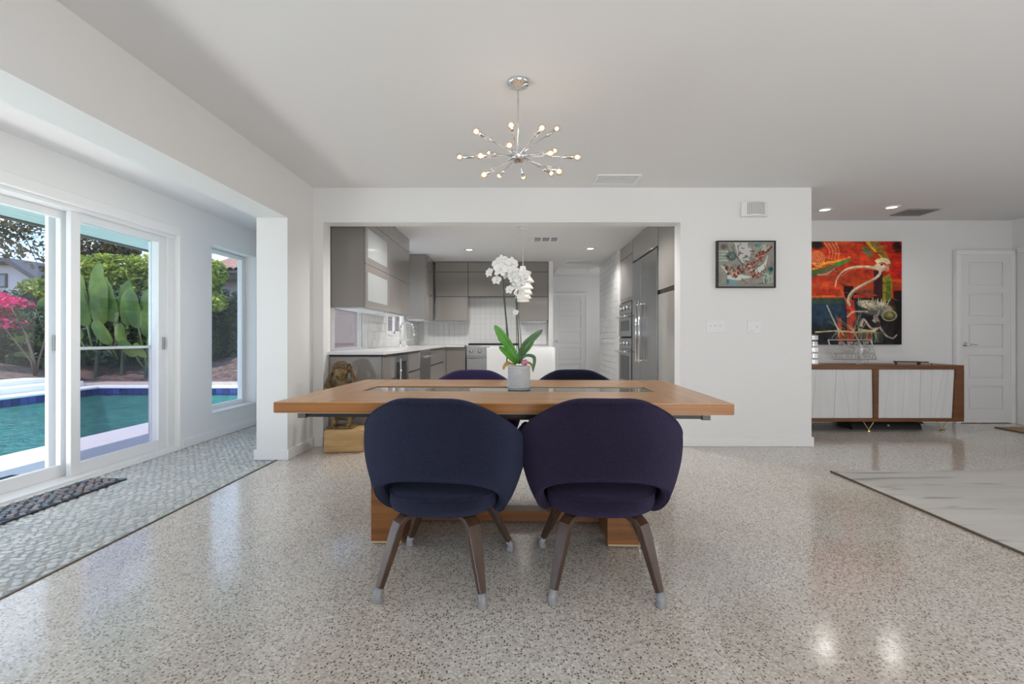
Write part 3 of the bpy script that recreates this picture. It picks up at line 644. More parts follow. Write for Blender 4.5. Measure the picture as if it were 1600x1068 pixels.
# small framed painting
def srgb(c): return [((v/255)/12.92 if v/255 <= .04045 else ((v/255+.055)/1.055)**2.4) for v in c]
class Canvas:
    def __init__(s, w, h, c): s.w, s.h = w, h; s.a = np.zeros((h, w, 3)); s.a[:] = c; s.Y, s.X = np.mgrid[0:h, 0:w].astype(float)
    def blend(s, m, c): m = np.clip(m, 0, 1)[..., None]; s.a = s.a*(1-m) + np.array(c, float)*m
    def noise(s, sc, seed=0, ax=1., ay=1.):
        r = np.random.default_rng(seed); o = np.zeros((s.h, s.w))
        for q in range(3):
            gw, gh = int(s.w*ax/sc*2**q)+3, int(s.h*ay/sc*2**q)+3; g = r.random((gh, gw))
            x = s.X/s.w*(gw-2); y = s.Y/s.h*(gh-2); i, j = x.astype(int), y.astype(int); fx, fy = x-i, y-j
            o += (g[j, i]*(1-fx)*(1-fy)+g[j, i+1]*fx*(1-fy)+g[j+1, i]*(1-fx)*fy+g[j+1, i+1]*fx*fy)/2**q
        return o/1.75
    def ell(s, cx, cy, rx, ry, c, rot=0, soft=.15, op=1.):
        cr, sr = math.cos(rot), math.sin(rot); dx, dy = s.X-cx, s.Y-cy; u = (dx*cr+dy*sr)/rx; v = (-dx*sr+dy*cr)/ry
        s.blend((1-np.sqrt(u*u+v*v))/soft*op if op == 1 else np.clip((1-np.sqrt(u*u+v*v))/soft, 0, 1)*op, c)
    def ring(s, cx, cy, rx, ry, w, c, a0=-9, a1=9):
        d = np.abs(np.hypot((s.X-cx)/rx, (s.Y-cy)/ry)-1)*min(rx, ry); an = np.arctan2(s.Y-cy, s.X-cx)
        s.blend(np.clip(w-d+.5, 0, 1)*((an > a0) & (an < a1)), c)
    def line(s, pts, w0, w1, c, n=60, op=1.):
        pts = np.array(pts, float); k = len(pts)
        for i in range(n):           # catmull-rom through pts
            u = i/(n-1)*(k-1); j = min(int(u), k-2); f = u-j
            p0, p1, p2, p3 = pts[max(j-1, 0)], pts[j], pts[j+1], pts[min(j+2, k-1)]
            p = .5*((2*p1)+(-p0+p2)*f+(2*p0-5*p1+4*p2-p3)*f*f+(-p0+3*p1-3*p2+p3)*f**3)
            w = w0+(w1-w0)*i/(n-1); R_ = int(w)+2
            x0, x1, y0, y1 = int(max(p[0]-R_, 0)), int(min(p[0]+R_+1, s.w)), int(max(p[1]-R_, 0)), int(min(p[1]+R_+1, s.h))
            if x1 <= x0 or y1 <= y0: continue
            m = np.clip(w-np.hypot(s.X[y0:y1, x0:x1]-p[0], s.Y[y0:y1, x0:x1]-p[1])+.5, 0, 1)[..., None]*op
            s.a[y0:y1, x0:x1] = s.a[y0:y1, x0:x1]*(1-m)+np.array(c, float)*m
    def poly(s, pts, c, op=1.):
        ins = np.zeros((s.h, s.w), bool); n = len(pts)
        for i in range(n):
            (x0, y0), (x1, y1) = pts[i], pts[(i+1) % n]
            cnd = ((y0 > s.Y) != (y1 > s.Y)); xx = (x1-x0)*(s.Y-y0)/((y1-y0) or 1e-9)+x0; ins ^= cnd & (s.X < xx)
        s.blend(ins*op, c)
    def mesh(s, name, x0, x1, y, z0, z1):
        me = bpy.data.meshes.new(name); w, h = s.w, s.h
        xs = np.linspace(x0, x1, w+1); zs = np.linspace(z1, z0, h+1)
        co = np.zeros((h+1, w+1, 3)); co[..., 0] = xs[None]; co[..., 1] = y; co[..., 2] = zs[:, None]
        idx = np.arange((h+1)*(w+1)).reshape(h+1, w+1)
        F = np.stack([idx[1:, :-1], idx[1:, 1:], idx[:-1, 1:], idx[:-1, :-1]], -1).reshape(-1, 4)
        me.from_pydata(co.reshape(-1, 3).tolist(), [], F.tolist())
        a = np.clip(s.a, 0, 255)/255; lin = np.where(a <= .04045, a/12.92, ((a+.055)/1.055)**2.4).reshape(-1, 3)
        c4 = np.ones((len(lin), 4)); c4[:, :3] = lin
        at = me.color_attributes.new('paint', 'FLOAT_COLOR', 'CORNER'); at.data.foreach_set('color', np.repeat(c4, 4, 0).astype(np.float32).ravel())
        return me
def paintmat(name, rough):
    m = bpy.data.materials.new(name); m.use_nodes = True; tt = m.node_tree; p = tt.nodes['Principled BSDF']
    v = tt.nodes.new('ShaderNodeVertexColor'); v.layer_name = 'paint'; tt.links.new(v.outputs[0], p.inputs['Base Color']); p.inputs['Roughness'].default_value = rough
    p.inputs['Specular IOR Level'].default_value = .2
    return m
def canvas_obj(cv, name, m, parent, x0, x1, y, z0, z1):
    off = OFF[parent.name]; me = cv.mesh(name, x0-off.x, x1-off.x, y-off.y, z0-off.z, z1-off.z); me.materials.append(m)
    o = bpy.data.objects.new(name, me); COL.objects.link(o); o.parent = parent; return o
# coordinates below follow a 129.4 x 106.8 sketch of the small picture
cv = Canvas(110, 88, (150, 148, 138)); S = lambda L: [(p[0], p[1]) for p in L]
n1 = cv.noise(12, 1); cv.blend(n1*1.2-.4, (120, 112, 106)); cv.blend(cv.noise(9, 2)*1.5-.85, (172, 150, 140)); cv.blend(cv.noise(9, 5)*1.6-.95, (150, 175, 165))
cv.poly([(31, 0), (60, 0), (66, 14), (60, 38), (48, 42), (40, 28)], (190, 192, 188)); cv.ell(50, 16, 13, 17, (196, 190, 190), 0, .3)
cv.ell(10, 8, 8, 7, (96, 92, 88), 0, .6); cv.poly([(0, 16), (20, 16), (20, 38), (0, 38)], (165, 178, 165)); 
for yy in (21, 27, 33): cv.line([(1, yy), (10, yy-1), (20, yy)], .5, .5, (110, 108, 98))
cv.ring(26, 27, 7, 7, 2.6, (60, 112, 105)); cv.ring(24, 28, 3.5, 3, 1.2, (140, 70, 70)); cv.ell(104, 53, 7, 6, (60, 108, 105), 0, .3); cv.ell(105, 53, 3, 2.5, (20, 45, 50))
cv.poly([(86, 62), (108, 61), (108, 80), (90, 82)], (158, 178, 162)); cv.poly([(24, 72), (34, 72), (38, 86), (22, 86)], (120, 155, 160)); cv.ell(18, 78, 3, 6, (45, 120, 140))
cv.ell(92, 10, 9, 8, (172, 178, 160)); cv.ell(80, 4, 5, 5, (95, 140, 145))
cv.line([(6, 46), (14, 56), (22, 68), (42, 70), (60, 70), (78, 60), (90, 46), (98, 26)], 1.5, 1, (205, 205, 195)); cv.poly([(72, 56), (90, 42), (98, 28), (94, 48), (80, 64)], (208, 208, 200)); cv.poly([(18, 66), (44, 64), (66, 68), (40, 76), (18, 73)], (200, 205, 195))
rr = random.Random(4)
for (cx, cy, r_) in ((22, 56, 9), (30, 62, 8), (44, 56, 7), (56, 48, 7), (66, 44, 8), (70, 62, 9), (82, 30, 8), (86, 22, 7), (76, 66, 6)):
    for q in range(15): cv.ell(cx+rr.uniform(-r_, r_)*.8, cy+rr.uniform(-r_, r_)*.8, rr.uniform(1.5, 4), rr.uniform(1.5, 3.5), rr.choice([(120, 48, 36), (150, 70, 55), (190, 140, 125), (170, 100, 80), (95, 35, 30), (205, 175, 160)]), rr.uniform(0, 3), .4)
cv.line([(94, 20), (102, 12), (106, 8)], 1.6, 1.2, (125, 60, 40))
for q in range(70):
    x_, y_ = rr.uniform(4, 106), rr.uniform(4, 84); a_ = rr.uniform(0, 6.3); L_ = rr.uniform(4, 12)
    cv.line([(x_, y_), (x_+math.cos(a_)*L_*.5+rr.uniform(-2, 2), y_+math.sin(a_)*L_*.5), (x_+math.cos(a_)*L_, y_+math.sin(a_)*L_)], .6, .4, rr.choice([(70, 70, 66), (90, 86, 80), (60, 48, 44)]), 24, .8)
cv.line([(28, 10), (38, 32), (48, 42)], .6, .6, (90, 80, 80)); cv.line([(60, 2), (67, 14), (62, 36)], .6, .6, (130, 128, 120))
t = thing('framed_picture', 'small abstract painting in a thin black frame above light switches', 'picture', (2.12, 4.53, 1.488))
f = B(); x0, x1, z0, z1 = 1.847, 2.398, 1.491, 1.932; w = .014; yf = 4.49
box(f, x0, x0+w, yf, 4.529, z0, z1); box(f, x1-w, x1, yf, 4.529, z0, z1); box(f, x0+w, x1-w, yf, 4.529, z0, z0+w); box(f, x0+w, x1-w, yf, 4.529, z1-w, z1)
obj('frame', f, M['black'], t); obj('backing', bx(x0+w, x1-w, 4.504, 4.528, z0+w, z1-w), M['trim'], t)
canvas_obj(cv, 'canvas', paintmat('abstract_paint', .6), t, x0+w+.003, x1-w-.003, 4.5035, z0+w+.003, z1-w-.003)
# switches
def switch(x0, x1, z0, z1, toggles, slots, label):
    t = thing('light_switch', label, 'light switch', ((x0+x1)/2, 4.53, z0), None)
    obj('plate', bx(x0, x1, 4.522, 4.529, z0, z1), M['trim'], t, bevel=.003)
    for q in toggles: obj('toggle', bx(q-.006, q+.006, 4.508, 4.522, (z0+z1)/2-.005, (z0+z1)/2+.016), M['trim'], t, bevel=.002)
    for q in slots: obj('vent_slot', bx(q, q+.04, 4.5205, 4.523, z0+.02, z0+.024), mat('slot', (.5, .5, .5), .6), t)
switch(1.757, 1.935, 1.072, 1.19, (1.80, 1.845, 1.89), (), 'white three-toggle switch plate nearer the kitchen opening')
switch(2.146, 2.272, 1.063, 1.182, (2.235,), (2.165,), 'white plate with dimmer and toggle farther from opening')

# large painting, 140x160 sketch
cv = Canvas(142, 162, (196, 58, 28))
nh = cv.noise(30, 3, .5, 3); cv.blend((nh-.35)*1.8, (170, 40, 20)); cv.blend((cv.noise(26, 8, .5, 3)-.5)*2.4, (226, 104, 44)); cv.blend((cv.noise(30, 4, .6, 2)-.62)*3, (150, 60, 28))
cv.blend(np.clip((cv.X-100)/30, 0, 1)*(cv.Y < 60)*.6, (190, 26, 20))
cv.ell(8, 5, 14, 9, (40, 26, 20), 0, .5); cv.ell(134, 8, 9, 12, (38, 18, 14), 0, .5)
for r_ in (11, 8, 5, 2.5): cv.ring(9, 26, r_, r_, .7, (226, 150, 90))
for q in range(4): cv.line([(20+q*6, 2), (28+q*5, 14), (26+q*5, 30)], 1.0, .5, (228, 150, 90), 40, .7)
cv.line([(2, 44), (20, 34), (42, 30), (60, 24)], 3, 1, (225, 150, 40), 60, .8); cv.line([(2, 50), (22, 44), (34, 38)], 5, 3, (88, 100, 60)); cv.line([(40, 36), (50, 32), (60, 28)], 3.2, 1.5, (60, 130, 60)); cv.line([(10, 52), (24, 50), (36, 42)], 1.2, .6, (190, 150, 130))
cv.line([(84, 12), (90, 18), (92, 22)], 5, 3, (110, 110, 70)); cv.line([(88, 0), (96, 10), (112, 26)], 3, 1, (214, 180, 40)); cv.line([(100, 4), (112, 18), (122, 36)], 6, 3, (150, 110, 50), 60, .6)
# lower half: water and dark ground
yy = cv.Y; cv.blend((yy > 88)*1.0, (40, 62, 84)); cv.blend(((yy > 88) & (yy < 98))*.9*(cv.X < 60), (58, 84, 66)); cv.blend(np.clip((cv.X-45)/40, 0, 1)*(yy > 88), (24, 22, 22)); cv.blend(np.clip((yy-120)/20, 0, 1), (34, 32, 36)); cv.blend((cv.noise(16, 9)-.5)*1.6*(yy > 90), (66, 90, 110))
cv.blend(((yy > 84) & (yy < 88))*.9*(cv.X < 55), (230, 120, 50)); cv.poly([(50, 70), (66, 70), (66, 92), (52, 92)], (26, 14, 12)); cv.blend((cv.X > 128)*(yy > 76)*.95, (20, 14, 14)); cv.ell(84, 80, 18, 8, (120, 60, 50), 0, .7)
cv.poly([(98, 44), (112, 48), (112, 90), (98, 90)], (60, 26, 32)); cv.poly([(112, 56), (122, 50), (127, 62), (125, 90), (112, 94)], (150, 140, 40)); cv.poly([(118, 60), (125, 62), (124, 92), (116, 96)], (96, 110, 40)); cv.poly([(118, 94), (130, 92), (134, 112), (118, 108)], (60, 40, 24))
cv.poly([(54, 88), (66, 92), (70, 118), (64, 136), (56, 132)], (205, 62, 44)); cv.line([(46, 76), (54, 92), (66, 112)], 1.2, 1.2, (215, 90, 70)); cv.poly([(40, 118), (46, 120), (50, 160), (42, 160)], (190, 70, 50)); cv.poly([(56, 134), (66, 134), (68, 160), (56, 160)], (180, 66, 44)); cv.poly([(86, 138), (92, 138), (92, 158), (87, 158)], (195, 66, 48)); cv.ell(52, 148, 6, 12, (150, 100, 40), 0, .6, .7)
rq = random.Random(11)
for q in range(260):        # dry brush strokes
    x_, y_ = rq.uniform(0, 141), rq.uniform(0, 161); c_ = cv.a[int(y_), int(x_)]*rq.uniform(.62, 1.32); L_ = rq.uniform(4, 14); a_ = rq.uniform(-.25, .25) if y_ < 88 else rq.uniform(0, 3.1)
    cv.line([(x_, y_), (x_+L_*.5*math.cos(a_), y_+L_*.5*math.sin(a_)+rq.uniform(-1, 1)), (x_+L_*math.cos(a_), y_+L_*math.sin(a_))], rq.uniform(.4, 1.1), .3, np.clip(c_, 0, 255), 18, .75)
bone = (212, 190, 160); bone2 = (186, 172, 144)
# body, neck, bill, head
cv.ell(100, 101, 31, 9, bone2, .18, .25); cv.ell(94, 97, 24, 4, (216, 206, 170), .10, .4); cv.ell(116, 112, 22, 8, (130, 128, 120), .3, .5); cv.ell(96, 110, 24, 7, (92, 92, 88), .05, .5)
for q in range(16): cv.line([(74+q*3, 98), (76+q*3+rr.uniform(-3, 3), 91+rr.uniform(-2, 2))], 1, .4, (222, 214, 180), 10)
cv.line([(60, 99), (57, 92), (62, 80), (76, 70), (96, 60), (106, 52), (108, 46)], 1.5, 1.9, bone, 160); cv.line([(60, 92), (66, 80), (80, 70), (98, 60)], .8, .8, (150, 120, 100), 80)
cv.line([(104, 42), (86, 39), (66, 40), (50, 46), (40, 58), (37, 71)], 1.9, .5, bone, 160); cv.line([(100, 44), (80, 41), (60, 45), (46, 54)], .7, .5, (200, 120, 90), 80)
cv.ell(108, 40, 11, 7, bone, .15, .25); cv.ell(118, 42, 5, 6, (208, 140, 120), 0, .4); cv.ell(110, 36, 2.4, 1.4, (60, 50, 40))
for q in range(14): a_ = -2.6+q*.19; cv.line([(110+8*math.cos(a_), 35+4*math.sin(a_)), (110+13*math.cos(a_+.15), 34+8*math.sin(a_))], 1.2, .8, (232, 218, 170), 14)
# legs, reclining figure, reeds
cv.line([(102, 98), (106, 108), (102, 118), (96, 124)], 1.2, .9, (168, 158, 146), 60); cv.line([(98, 124), (108, 136), (118, 148), (128, 152)], 1.6, 1.0, (180, 168, 158), 60); cv.line([(128, 152), (134, 146)], .8, .5, (180, 168, 158)); cv.line([(100, 118), (104, 126), (106, 132)], 3.4, 2, (150, 138, 130))
cv.line([(78, 132), (82, 122), (94, 136), (108, 134)], 2.0, 1.0, (186, 170, 158), 80); cv.line([(74, 138), (92, 140), (104, 137)], 1.6, 1, (214, 204, 150)); cv.ell(104, 130, 5, 5, (60, 50, 46))
cv.ring(122, 116, 11, 8, .8, (176, 172, 130)); cv.ring(122, 116, 6, 4.5, .8, (120, 110, 30)); cv.ell(122, 114, 3, 3, (170, 150, 30))
cv.line([(6, 142), (40, 140), (70, 142), (100, 140)], 1.0, 1.2, (210, 200, 150), 80); cv.line([(56, 118), (66, 110), (88, 110)], 1.1, .9, (200, 186, 150), 60)
for q in range(30):
    bx_, by_ = rr.choice([(44, 138), (74, 142), (66, 140)]); a_ = rr.uniform(-2.9, -.5) if rr.random() < .5 else rr.uniform(.4, 2.7); L_ = rr.uniform(12, 34) if a_ < 0 else rr.uniform(8, 18)
    cv.line([(bx_, by_), (bx_+math.cos(a_)*L_*.5+rr.uniform(-2, 2), by_+math.sin(a_)*L_*.5), (bx_+math.cos(a_)*L_, by_+math.sin(a_)*L_)], .7, .35, rr.choice([(200, 196, 160), (160, 160, 120), (190, 120, 90), (120, 130, 120)]), 30, .8)
cv.line([(24, 100), (34, 122), (42, 138)], .9, 1, (206, 200, 180)); cv.line([(66, 142), (74, 156), (78, 161)], .8, .8, (190, 180, 120))
for q in range(26): x_ = 76+q*1.4; cv.line([(x_, 142), (x_+rr.uniform(-3, 3), 150), (x_+rr.uniform(-5, 5), 158)], .6, .4, rr.choice([(150, 150, 120), (190, 186, 150), (90, 96, 80)]), 20, .7)
cv.blend((cv.noise(10, 12)-.6)*2*(cv.X > 100)*(cv.Y > 130), (96, 60, 24))
for q in range(60):
    a_ = rq.uniform(0, 6.3); x_, y_ = 98+26*math.cos(a_)*rq.random(), 100+7*math.sin(a_)
    cv.line([(x_, y_), (x_+rq.uniform(-5, 5), y_+rq.uniform(-4, 3))], .6, .3, rq.choice([(225, 218, 180), (150, 148, 130), (90, 92, 88)]), 10, .8)
cv.a *= (.72+.5*cv.noise(5, 31, 1, 1))[..., None]
t = thing('canvas_painting', 'large unframed red painting of a long-billed wading bird', 'painting', (4.04, 5.80, .943))
x0, x1, z0, z1 = 3.50, 4.585, .943, 2.18
obj('stretcher', bx(x0, x1, 5.762, 5.799, z0, z1), M['black'], t)
canvas_obj(cv, 'painted_canvas', paintmat('bird_paint', .5), t, x0, x1, 5.7605, z0, z1)

# ------------------------------------------------------------------ credenza
yF, yB = 5.24, 5.70
t = thing('credenza', 'long walnut credenza with white lacquer doors on brass legs', 'sideboard', (3.7, 5.47, 0))
zb, zt = .108, .724
obj('top', bx(2.80, 4.853, yF, yB, zt-.045, zt), M['walnutx'], t, bevel=.002)
obj('bottom', bx(2.80, 4.853, yF, yB, zb, zb+.035), M['walnutx'], t, bevel=.002)
obj('side_panel', prism(B(), [(4.853, zb+.036), (4.853, zt-.046), (4.765, zt-.046), (4.735, zb+.036)], 'y', yF, yB), M['walnutx'], t)
obj('side_panel', bx(2.80, 2.86, yF, yB, zb+.036, zt-.046), M['walnutx'], t)
obj('divider', prism(B(), [(3.862, zt-.046), (3.922, zt-.046), (3.917, zb+.036), (3.868, zb+.036)], 'y', yF, yB), M['walnutx'], t)
obj('back_panel', bx(2.86, 4.73, yB-.02, yB-.005, zb+.036, zt-.046), M['walnutx'], t)
M['lacq'] = mat('white_lacquer', (.72, .73, .73), .22, c2=(.68, .69, .69), nscale=3, stretch=(6, 6, .5))
M['seam'] = mat('inlay_grey', (.58, .58, .58), .5)
def cdoor(xl0, xl1, xr0, xr1):   # top-left,bottom-left,top-right,bottom-right
    return prism(B(), [(xl0, zt-.047), (xr0, zt-.047), (xr1, zb+.037), (xl1, zb+.037)], 'y', yF+.018, yF+.04)
doors = [(2.862, 2.862, 3.466, 3.44), (3.469, 3.443, 3.860, 3.866), (3.924, 3.919, 4.392, 4.380), (4.395, 4.383, 4.762, 4.733)]
inl = {0: [(3.25, 3.20), (3.0, 3.08)], 1: [(3.53, 3.62), (3.72, 3.70)], 2: [(4.06, 3.99), (4.22, 4.19)], 3: [(4.52, 4.50), (4.65, 4.54), (4.70, 4.62)]}
for i, dd in enumerate(doors):
    d = obj('door', cdoor(*dd), M['lacq'], t, bevel=.001)
    for (a_, b_) in inl[i]: obj('inlay_line', prism(B(), [(a_, zt-.05), (a_+.0018, zt-.05), (b_+.0018, zb+.04), (b_, zb+.04)], 'y', yF+.0165, yF+.0185), M['seam'], d)
for cx, cy in ((3.845, yF+.05), (4.655, yF+.05), (3.0, yF+.05), (3.0, yB-.05), (3.845, yB-.05), (4.655, yB-.05)):
    lg = B(); tube(lg, [(cx-.062, cy, zb), (cx, cy, .012)], .0045, 8); tube(lg, [(cx+.062, cy, zb), (cx, cy, .012)], .0045, 8); lathe(lg, [(0, 0), (.022, 0), (.022, .006), (.008, .014), (0, .014)], (cx, cy, 0), 14)
    obj('leg', lg, M['gold'], t, label='brass V-shaped leg')
# things on the credenza
t = thing('address_sign', 'slanted silver open-frame sign with cut-out numerals on the credenza', 'sign', (3.9, 5.62, .726))
M['silver'] = mat('brushed_silver', (.50, .50, .49), .35, .5)
def slx(x, z): return x - (z-.774)*.28
ys = 5.62; z0, z1 = .774, 1.0; xl, xr = 3.675, 4.175
fr = B()
for (a_, b_) in (((slx(xl, z0), z0), (slx(xr, z0), z0)), ((slx(xr, z0), z0), (slx(xr, z1), z1)), ((slx(xr, z1), z1), (slx(xl, z1), z1)), ((slx(xl, z1), z1), (slx(xl, z0), z0)), ((slx(xl, .843), .843), (slx(xr, .843), .843))):
    tube(fr, [(a_[0], ys, a_[1]), (b_[0], ys, b_[1])], .008, 6)
obj('sign_frame', fr, M['silver'], t)
def text(body, size, x, y, z, ext, m, parent, width=None, shear=0, name='lettering', outline=0):
    c = bpy.data.curves.new('t', 'FONT'); c.body = body; c.size = size; c.extrude = ext if not outline else 0; c.shear = shear
    if outline: c.fill_mode = 'NONE'; c.bevel_depth = outline; c.bevel_resolution = 1; c.align_x = 'LEFT'
    o = bpy.data.objects.new('t', c); COL.objects.link(o); dg = bpy.context.evaluated_depsgraph_get(); me = bpy.data.meshes.new_from_object(o.evaluated_get(dg))
    bpy.data.objects.remove(o); xs = [v.co.x for v in me.vertices]; w = max(xs)-min(xs); k = (width/w) if width else 1
    for v in me.vertices: v.co = Vector(((v.co.x-min(xs))*k, -v.co.z, v.co.y)) + Vector((x, y, z)) - OFF[parent.name]
    me.materials.clear(); me.materials.append(m); q = bpy.data.objects.new(name, me); COL.objects.link(q); q.parent = parent; return q
text('2525', .17, 3.735, ys, .858, .004, M['silver'], t, .38, -.28, 'numerals', .0045)
lb = B()
for k in range(14):
    x_ = 3.70+k*.021
    if k in (5, 10): continue
    box(lb, x_, x_+.004, ys-.004, ys+.004, .785, .832)
    if k % 3 == 0: box(lb, x_, x_+.015, ys-.004, ys+.004, .828, .832); box(lb, x_, x_+.012, ys-.004, ys+.004, .808, .812)
    if k % 3 == 1: box(lb, x_, x_+.013, ys-.004, ys+.004, .785, .789)
obj('street_letters', lb, M['silver'], t)
text('WAY', .066, 4.02, ys, .785, .004, M['silver'], t, .13, -.1, 'street_letters')
st = B(); box(st, 3.80, 3.81, ys-.03, ys+.03, .7245, .768); box(st, 4.05, 4.06, ys-.03, ys+.03, .7245, .768)
obj('stand', st, M['clear'], t)
# crystal figurine
fg = B(); tube(fg, [(3.82, 5.42, .80), (3.86, 5.42, .86), (3.865, 5.42, .92), (3.83, 5.42, .955), (3.80, 5.42, .965)], [.012, .018, .016, .010, .003], 10); tube(fg, [(3.86, 5.42, .77), (3.93, 5.42, .80)], [.012, .003], 8)
lathe(fg, [(0, 0), (.035, 0), (.02, .02), (.012, .05), (0, .06)], (3.83, 5.42, .7245), 12); lathe(fg, [(0, 0), (.02, 0), (.016, .02), (0, .03)], (3.93, 5.42, .7245), 12)
tag(obj('glass_figurine', fg, M['clear'], smooth=True), 'small clear crystal figurine in front of the silver sign', 'figurine')
tw = B()
for k in range(5): box(tw, 3.275+.006*(k % 2), 3.343-.004*(k % 2), 5.37, 5.44, .7245+k*.068, .7245+k*.068+.058); box(tw, 3.29, 3.33, 5.385, 5.425, .7245+k*.068+.058, .7245+(k+1)*.068)
tag(obj('glass_tower', tw, M['clear'], bevel=.006), 'stacked clear glass block tower at the wall edge on the credenza', 'glass ornament')
br = thing('bronze_bar', 'long thin bronze bar ornament lying on the right end of credenza', 'ornament', (4.35, 5.38, .7245))
obj('bar', tube(B(), [(4.20, 5.38, .757), (4.565, 5.36, .752)], .0065, 8), M['bronze'], br)
obj('foot', bx(4.21, 4.225, 5.37, 5.39, .7245, .75), M['bronze'], br); obj('foot', bx(4.45, 4.475, 5.355, 5.378, .7245, .748), M['bronze'], br)
obj('tip', ball(B(), (4.20, 5.38, .758), .01), M['bronze'], br, smooth=True); obj('tip', ball(B(), (4.60, 5.36, .732), .008), M['bronze'], br, smooth=True)
cs = thing('flat_case', 'flat black case on the floor beneath the credenza', 'case', (4.15, 5.45, 0))
obj('body', prism(B(), [(5.36, 0), (5.40, .085), (5.62, .085), (5.62, 0)], 'x', 3.72, 4.50), M['black'], cs, bevel=.004)
obj('flap', prism(B(), [(4.40, .086), (4.50, .086), (4.53, .068), (4.50, .06)], 'y', 5.37, 5.5), M['black'], cs)
obj('badge', bx(4.12, 4.14, 5.372, 5.382, .035, .052), mat('badge_grey', (.5, .5, .5), .5), cs)

# rugs
M['rug'] = mat('grey_wool_rug', (.66, .635, .60), .95, spec=.1, c2=(.60, .58, .545), nscale=2.2, stretch=(.35, 4, 1), bump=.5, bscale=220)
def rugmat():
    m = M['rug']; t_ = m.node_tree; p = t_.nodes['Principled BSDF']; src = p.inputs['Base Color'].links[0].from_socket
    g = t_.nodes.new('ShaderNodeTexCoord'); mpn = t_.nodes.new('ShaderNodeMapping'); mpn.inputs['Scale'].default_value = (1.1, 7, 1); mpn.inputs['Rotation'].default_value = (0, 0, R(14)); t_.links.new(g.outputs['Object'], mpn.inputs[0])
    n = t_.nodes.new('ShaderNodeTexNoise'); n.inputs['Scale'].default_value = 1.6; n.inputs['Detail'].default_value = 5; n.inputs['Distortion'].default_value = .8; t_.links.new(mpn.outputs[0], n.inputs['Vector'])
    r = t_.nodes.new('ShaderNodeValToRGB'); r.color_ramp.elements[0].position = .56; r.color_ramp.elements[1].position = .66; r.color_ramp.elements[0].color = (1, 1, 1, 1); r.color_ramp.elements[1].color = (.66, .66, .66, 1)
    t_.links.new(n.outputs['Fac'], r.inputs[0]); mu = t_.nodes.new('ShaderNodeMixRGB'); mu.blend_type = 'MULTIPLY'; mu.inputs[0].default_value = 1
    t_.links.new(src, mu.inputs[1]); t_.links.new(r.outputs[0], mu.inputs[2]); t_.links.new(mu.outputs[0], p.inputs['Base Color'])
rugmat()
t = thing('area_rug', 'large pale grey rug with darker strokes on the right', 'rug', (4.0, 2.2, 0))
obj('pile', bx(2.378, 5.6, .3, 3.66, .001, .012), M['rug'], t, bevel=.003); obj('binding', bx(2.366, 2.378, .3, 3.66, .001, .010), mat('rug_binding', (.13, .10, .07), .9), t)
t = thing('entry_mat', 'plain tan doormat by the right wall near the white door', 'doormat', (5.65, 5.0, 0))
obj('mat_body', bx(5.41, 5.92, 4.35, 5.46, .001, .012), mat('coir', (.36, .24, .13), .95, bump=.5, bscale=300), t, bevel=.002); obj('mat_edge', bx(5.398, 5.41, 4.35, 5.46, .001, .012), mat('coir_edge', (.12, .09, .06), .9), t)

# pebble doormat
t = thing('pebble_doormat', 'dark doormat of flat stones on the pebble floor by glass door', 'doormat', (-2.95, 2.5, .0))
obj('mat_backing', bx(-3.095, -2.83, 1.6, 3.46, .003, .010), mat('rubber_navy', (.012, .015, .028), .6), t)
SM = [mat('mat_stone_'+n, c, .4) for n, c in (('slate', (.16, .18, .20)), ('grey', (.25, .25, .26)), ('rose', (.30, .21, .19)), ('blue', (.09, .12, .16)))]
sm = []
for k in range(8):
    b_ = B(); pebble_bm(b_, 0, 0, .026, .017, 0, 0, .009, seed=40+k, dome=.002)
    me = bpy.data.meshes.new('stone'); b_.to_mesh(me); b_.free(); me.materials.append(SM[k % 4]); sm.append(me)
yy = 1.63; rw = 0; cnt = 0
pts_ = []
while yy < 3.45:
    xx = -3.075+(rw % 2)*.024
    while xx < -2.84: pts_.append((xx, yy)); xx += .049
    yy += .034; rw += 1
pts_ = [p for p in pts_ if p[1] > 2.05]
for (xx, yy) in pts_[:300]:
    o = bpy.data.objects.new('stone', sm[rr.choice([0, 0, 1, 1, 2, 3, 4, 5, 6, 7])]); COL.objects.link(o); o.parent = t
    o.location = Vector((xx+rr.uniform(-.009, .009), yy+rr.uniform(-.006, .006), .009)) - Vector((-2.95, 2.5, 0)); o.rotation_euler = (0, 0, rr.uniform(-1., 1.)); o.scale = (rr.uniform(.7, 1.0), rr.uniform(.8, 1.05), 1)

# ================================================================== TABLE (local coordinates, rotated as a whole)
tb = thing('dining_table', 'long teak dining table with glass centre strip and slab legs', 'table', (-.066, 2.70, 0), world=False)
tb.rotation_euler = (0, 0, R(-1.9))
L2, D2, T1, T0 = 1.015, .590, .735, .688
ix0, ix1, iy = -.785, .785, .135
e = .003
def topboard(name, x0, x1, y0, y1, m, lab=None):
    o = obj(name, bx(x0, x1, y0, y1, T1-.004, T1), m, tb, bevel=.0008); return o
topboard('top_veneer', ix0-.0, ix1, -D2, -iy, M['teakx']); topboard('top_veneer', ix0, ix1, iy, D2, M['teakx'])
topboard('top_veneer', -L2, ix0-.001, -D2, D2, M['teaky']); topboard('top_veneer', ix1+.001, L2, -D2, D2, M['teaky'])
f = B(); box(f, -L2, L2, -D2, -iy, T0, T1-.0045); box(f, -L2, L2, iy, D2, T0, T1-.0045); box(f, -L2, ix0, -iy, iy, T0, T1-.0045); box(f, ix1, L2, -iy, iy, T0, T1-.0045)
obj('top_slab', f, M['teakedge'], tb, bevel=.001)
obj('underside_lip', bx(-L2+.004, L2-.004, -D2+.004, D2-.004, T0-.003, T0-.0005), mat('edge_lip', (.55, .42, .28), .5), tb)
M['tglass'] = mat('green_tinted_glass', (.20, .21, .17), .05, spec=.5)
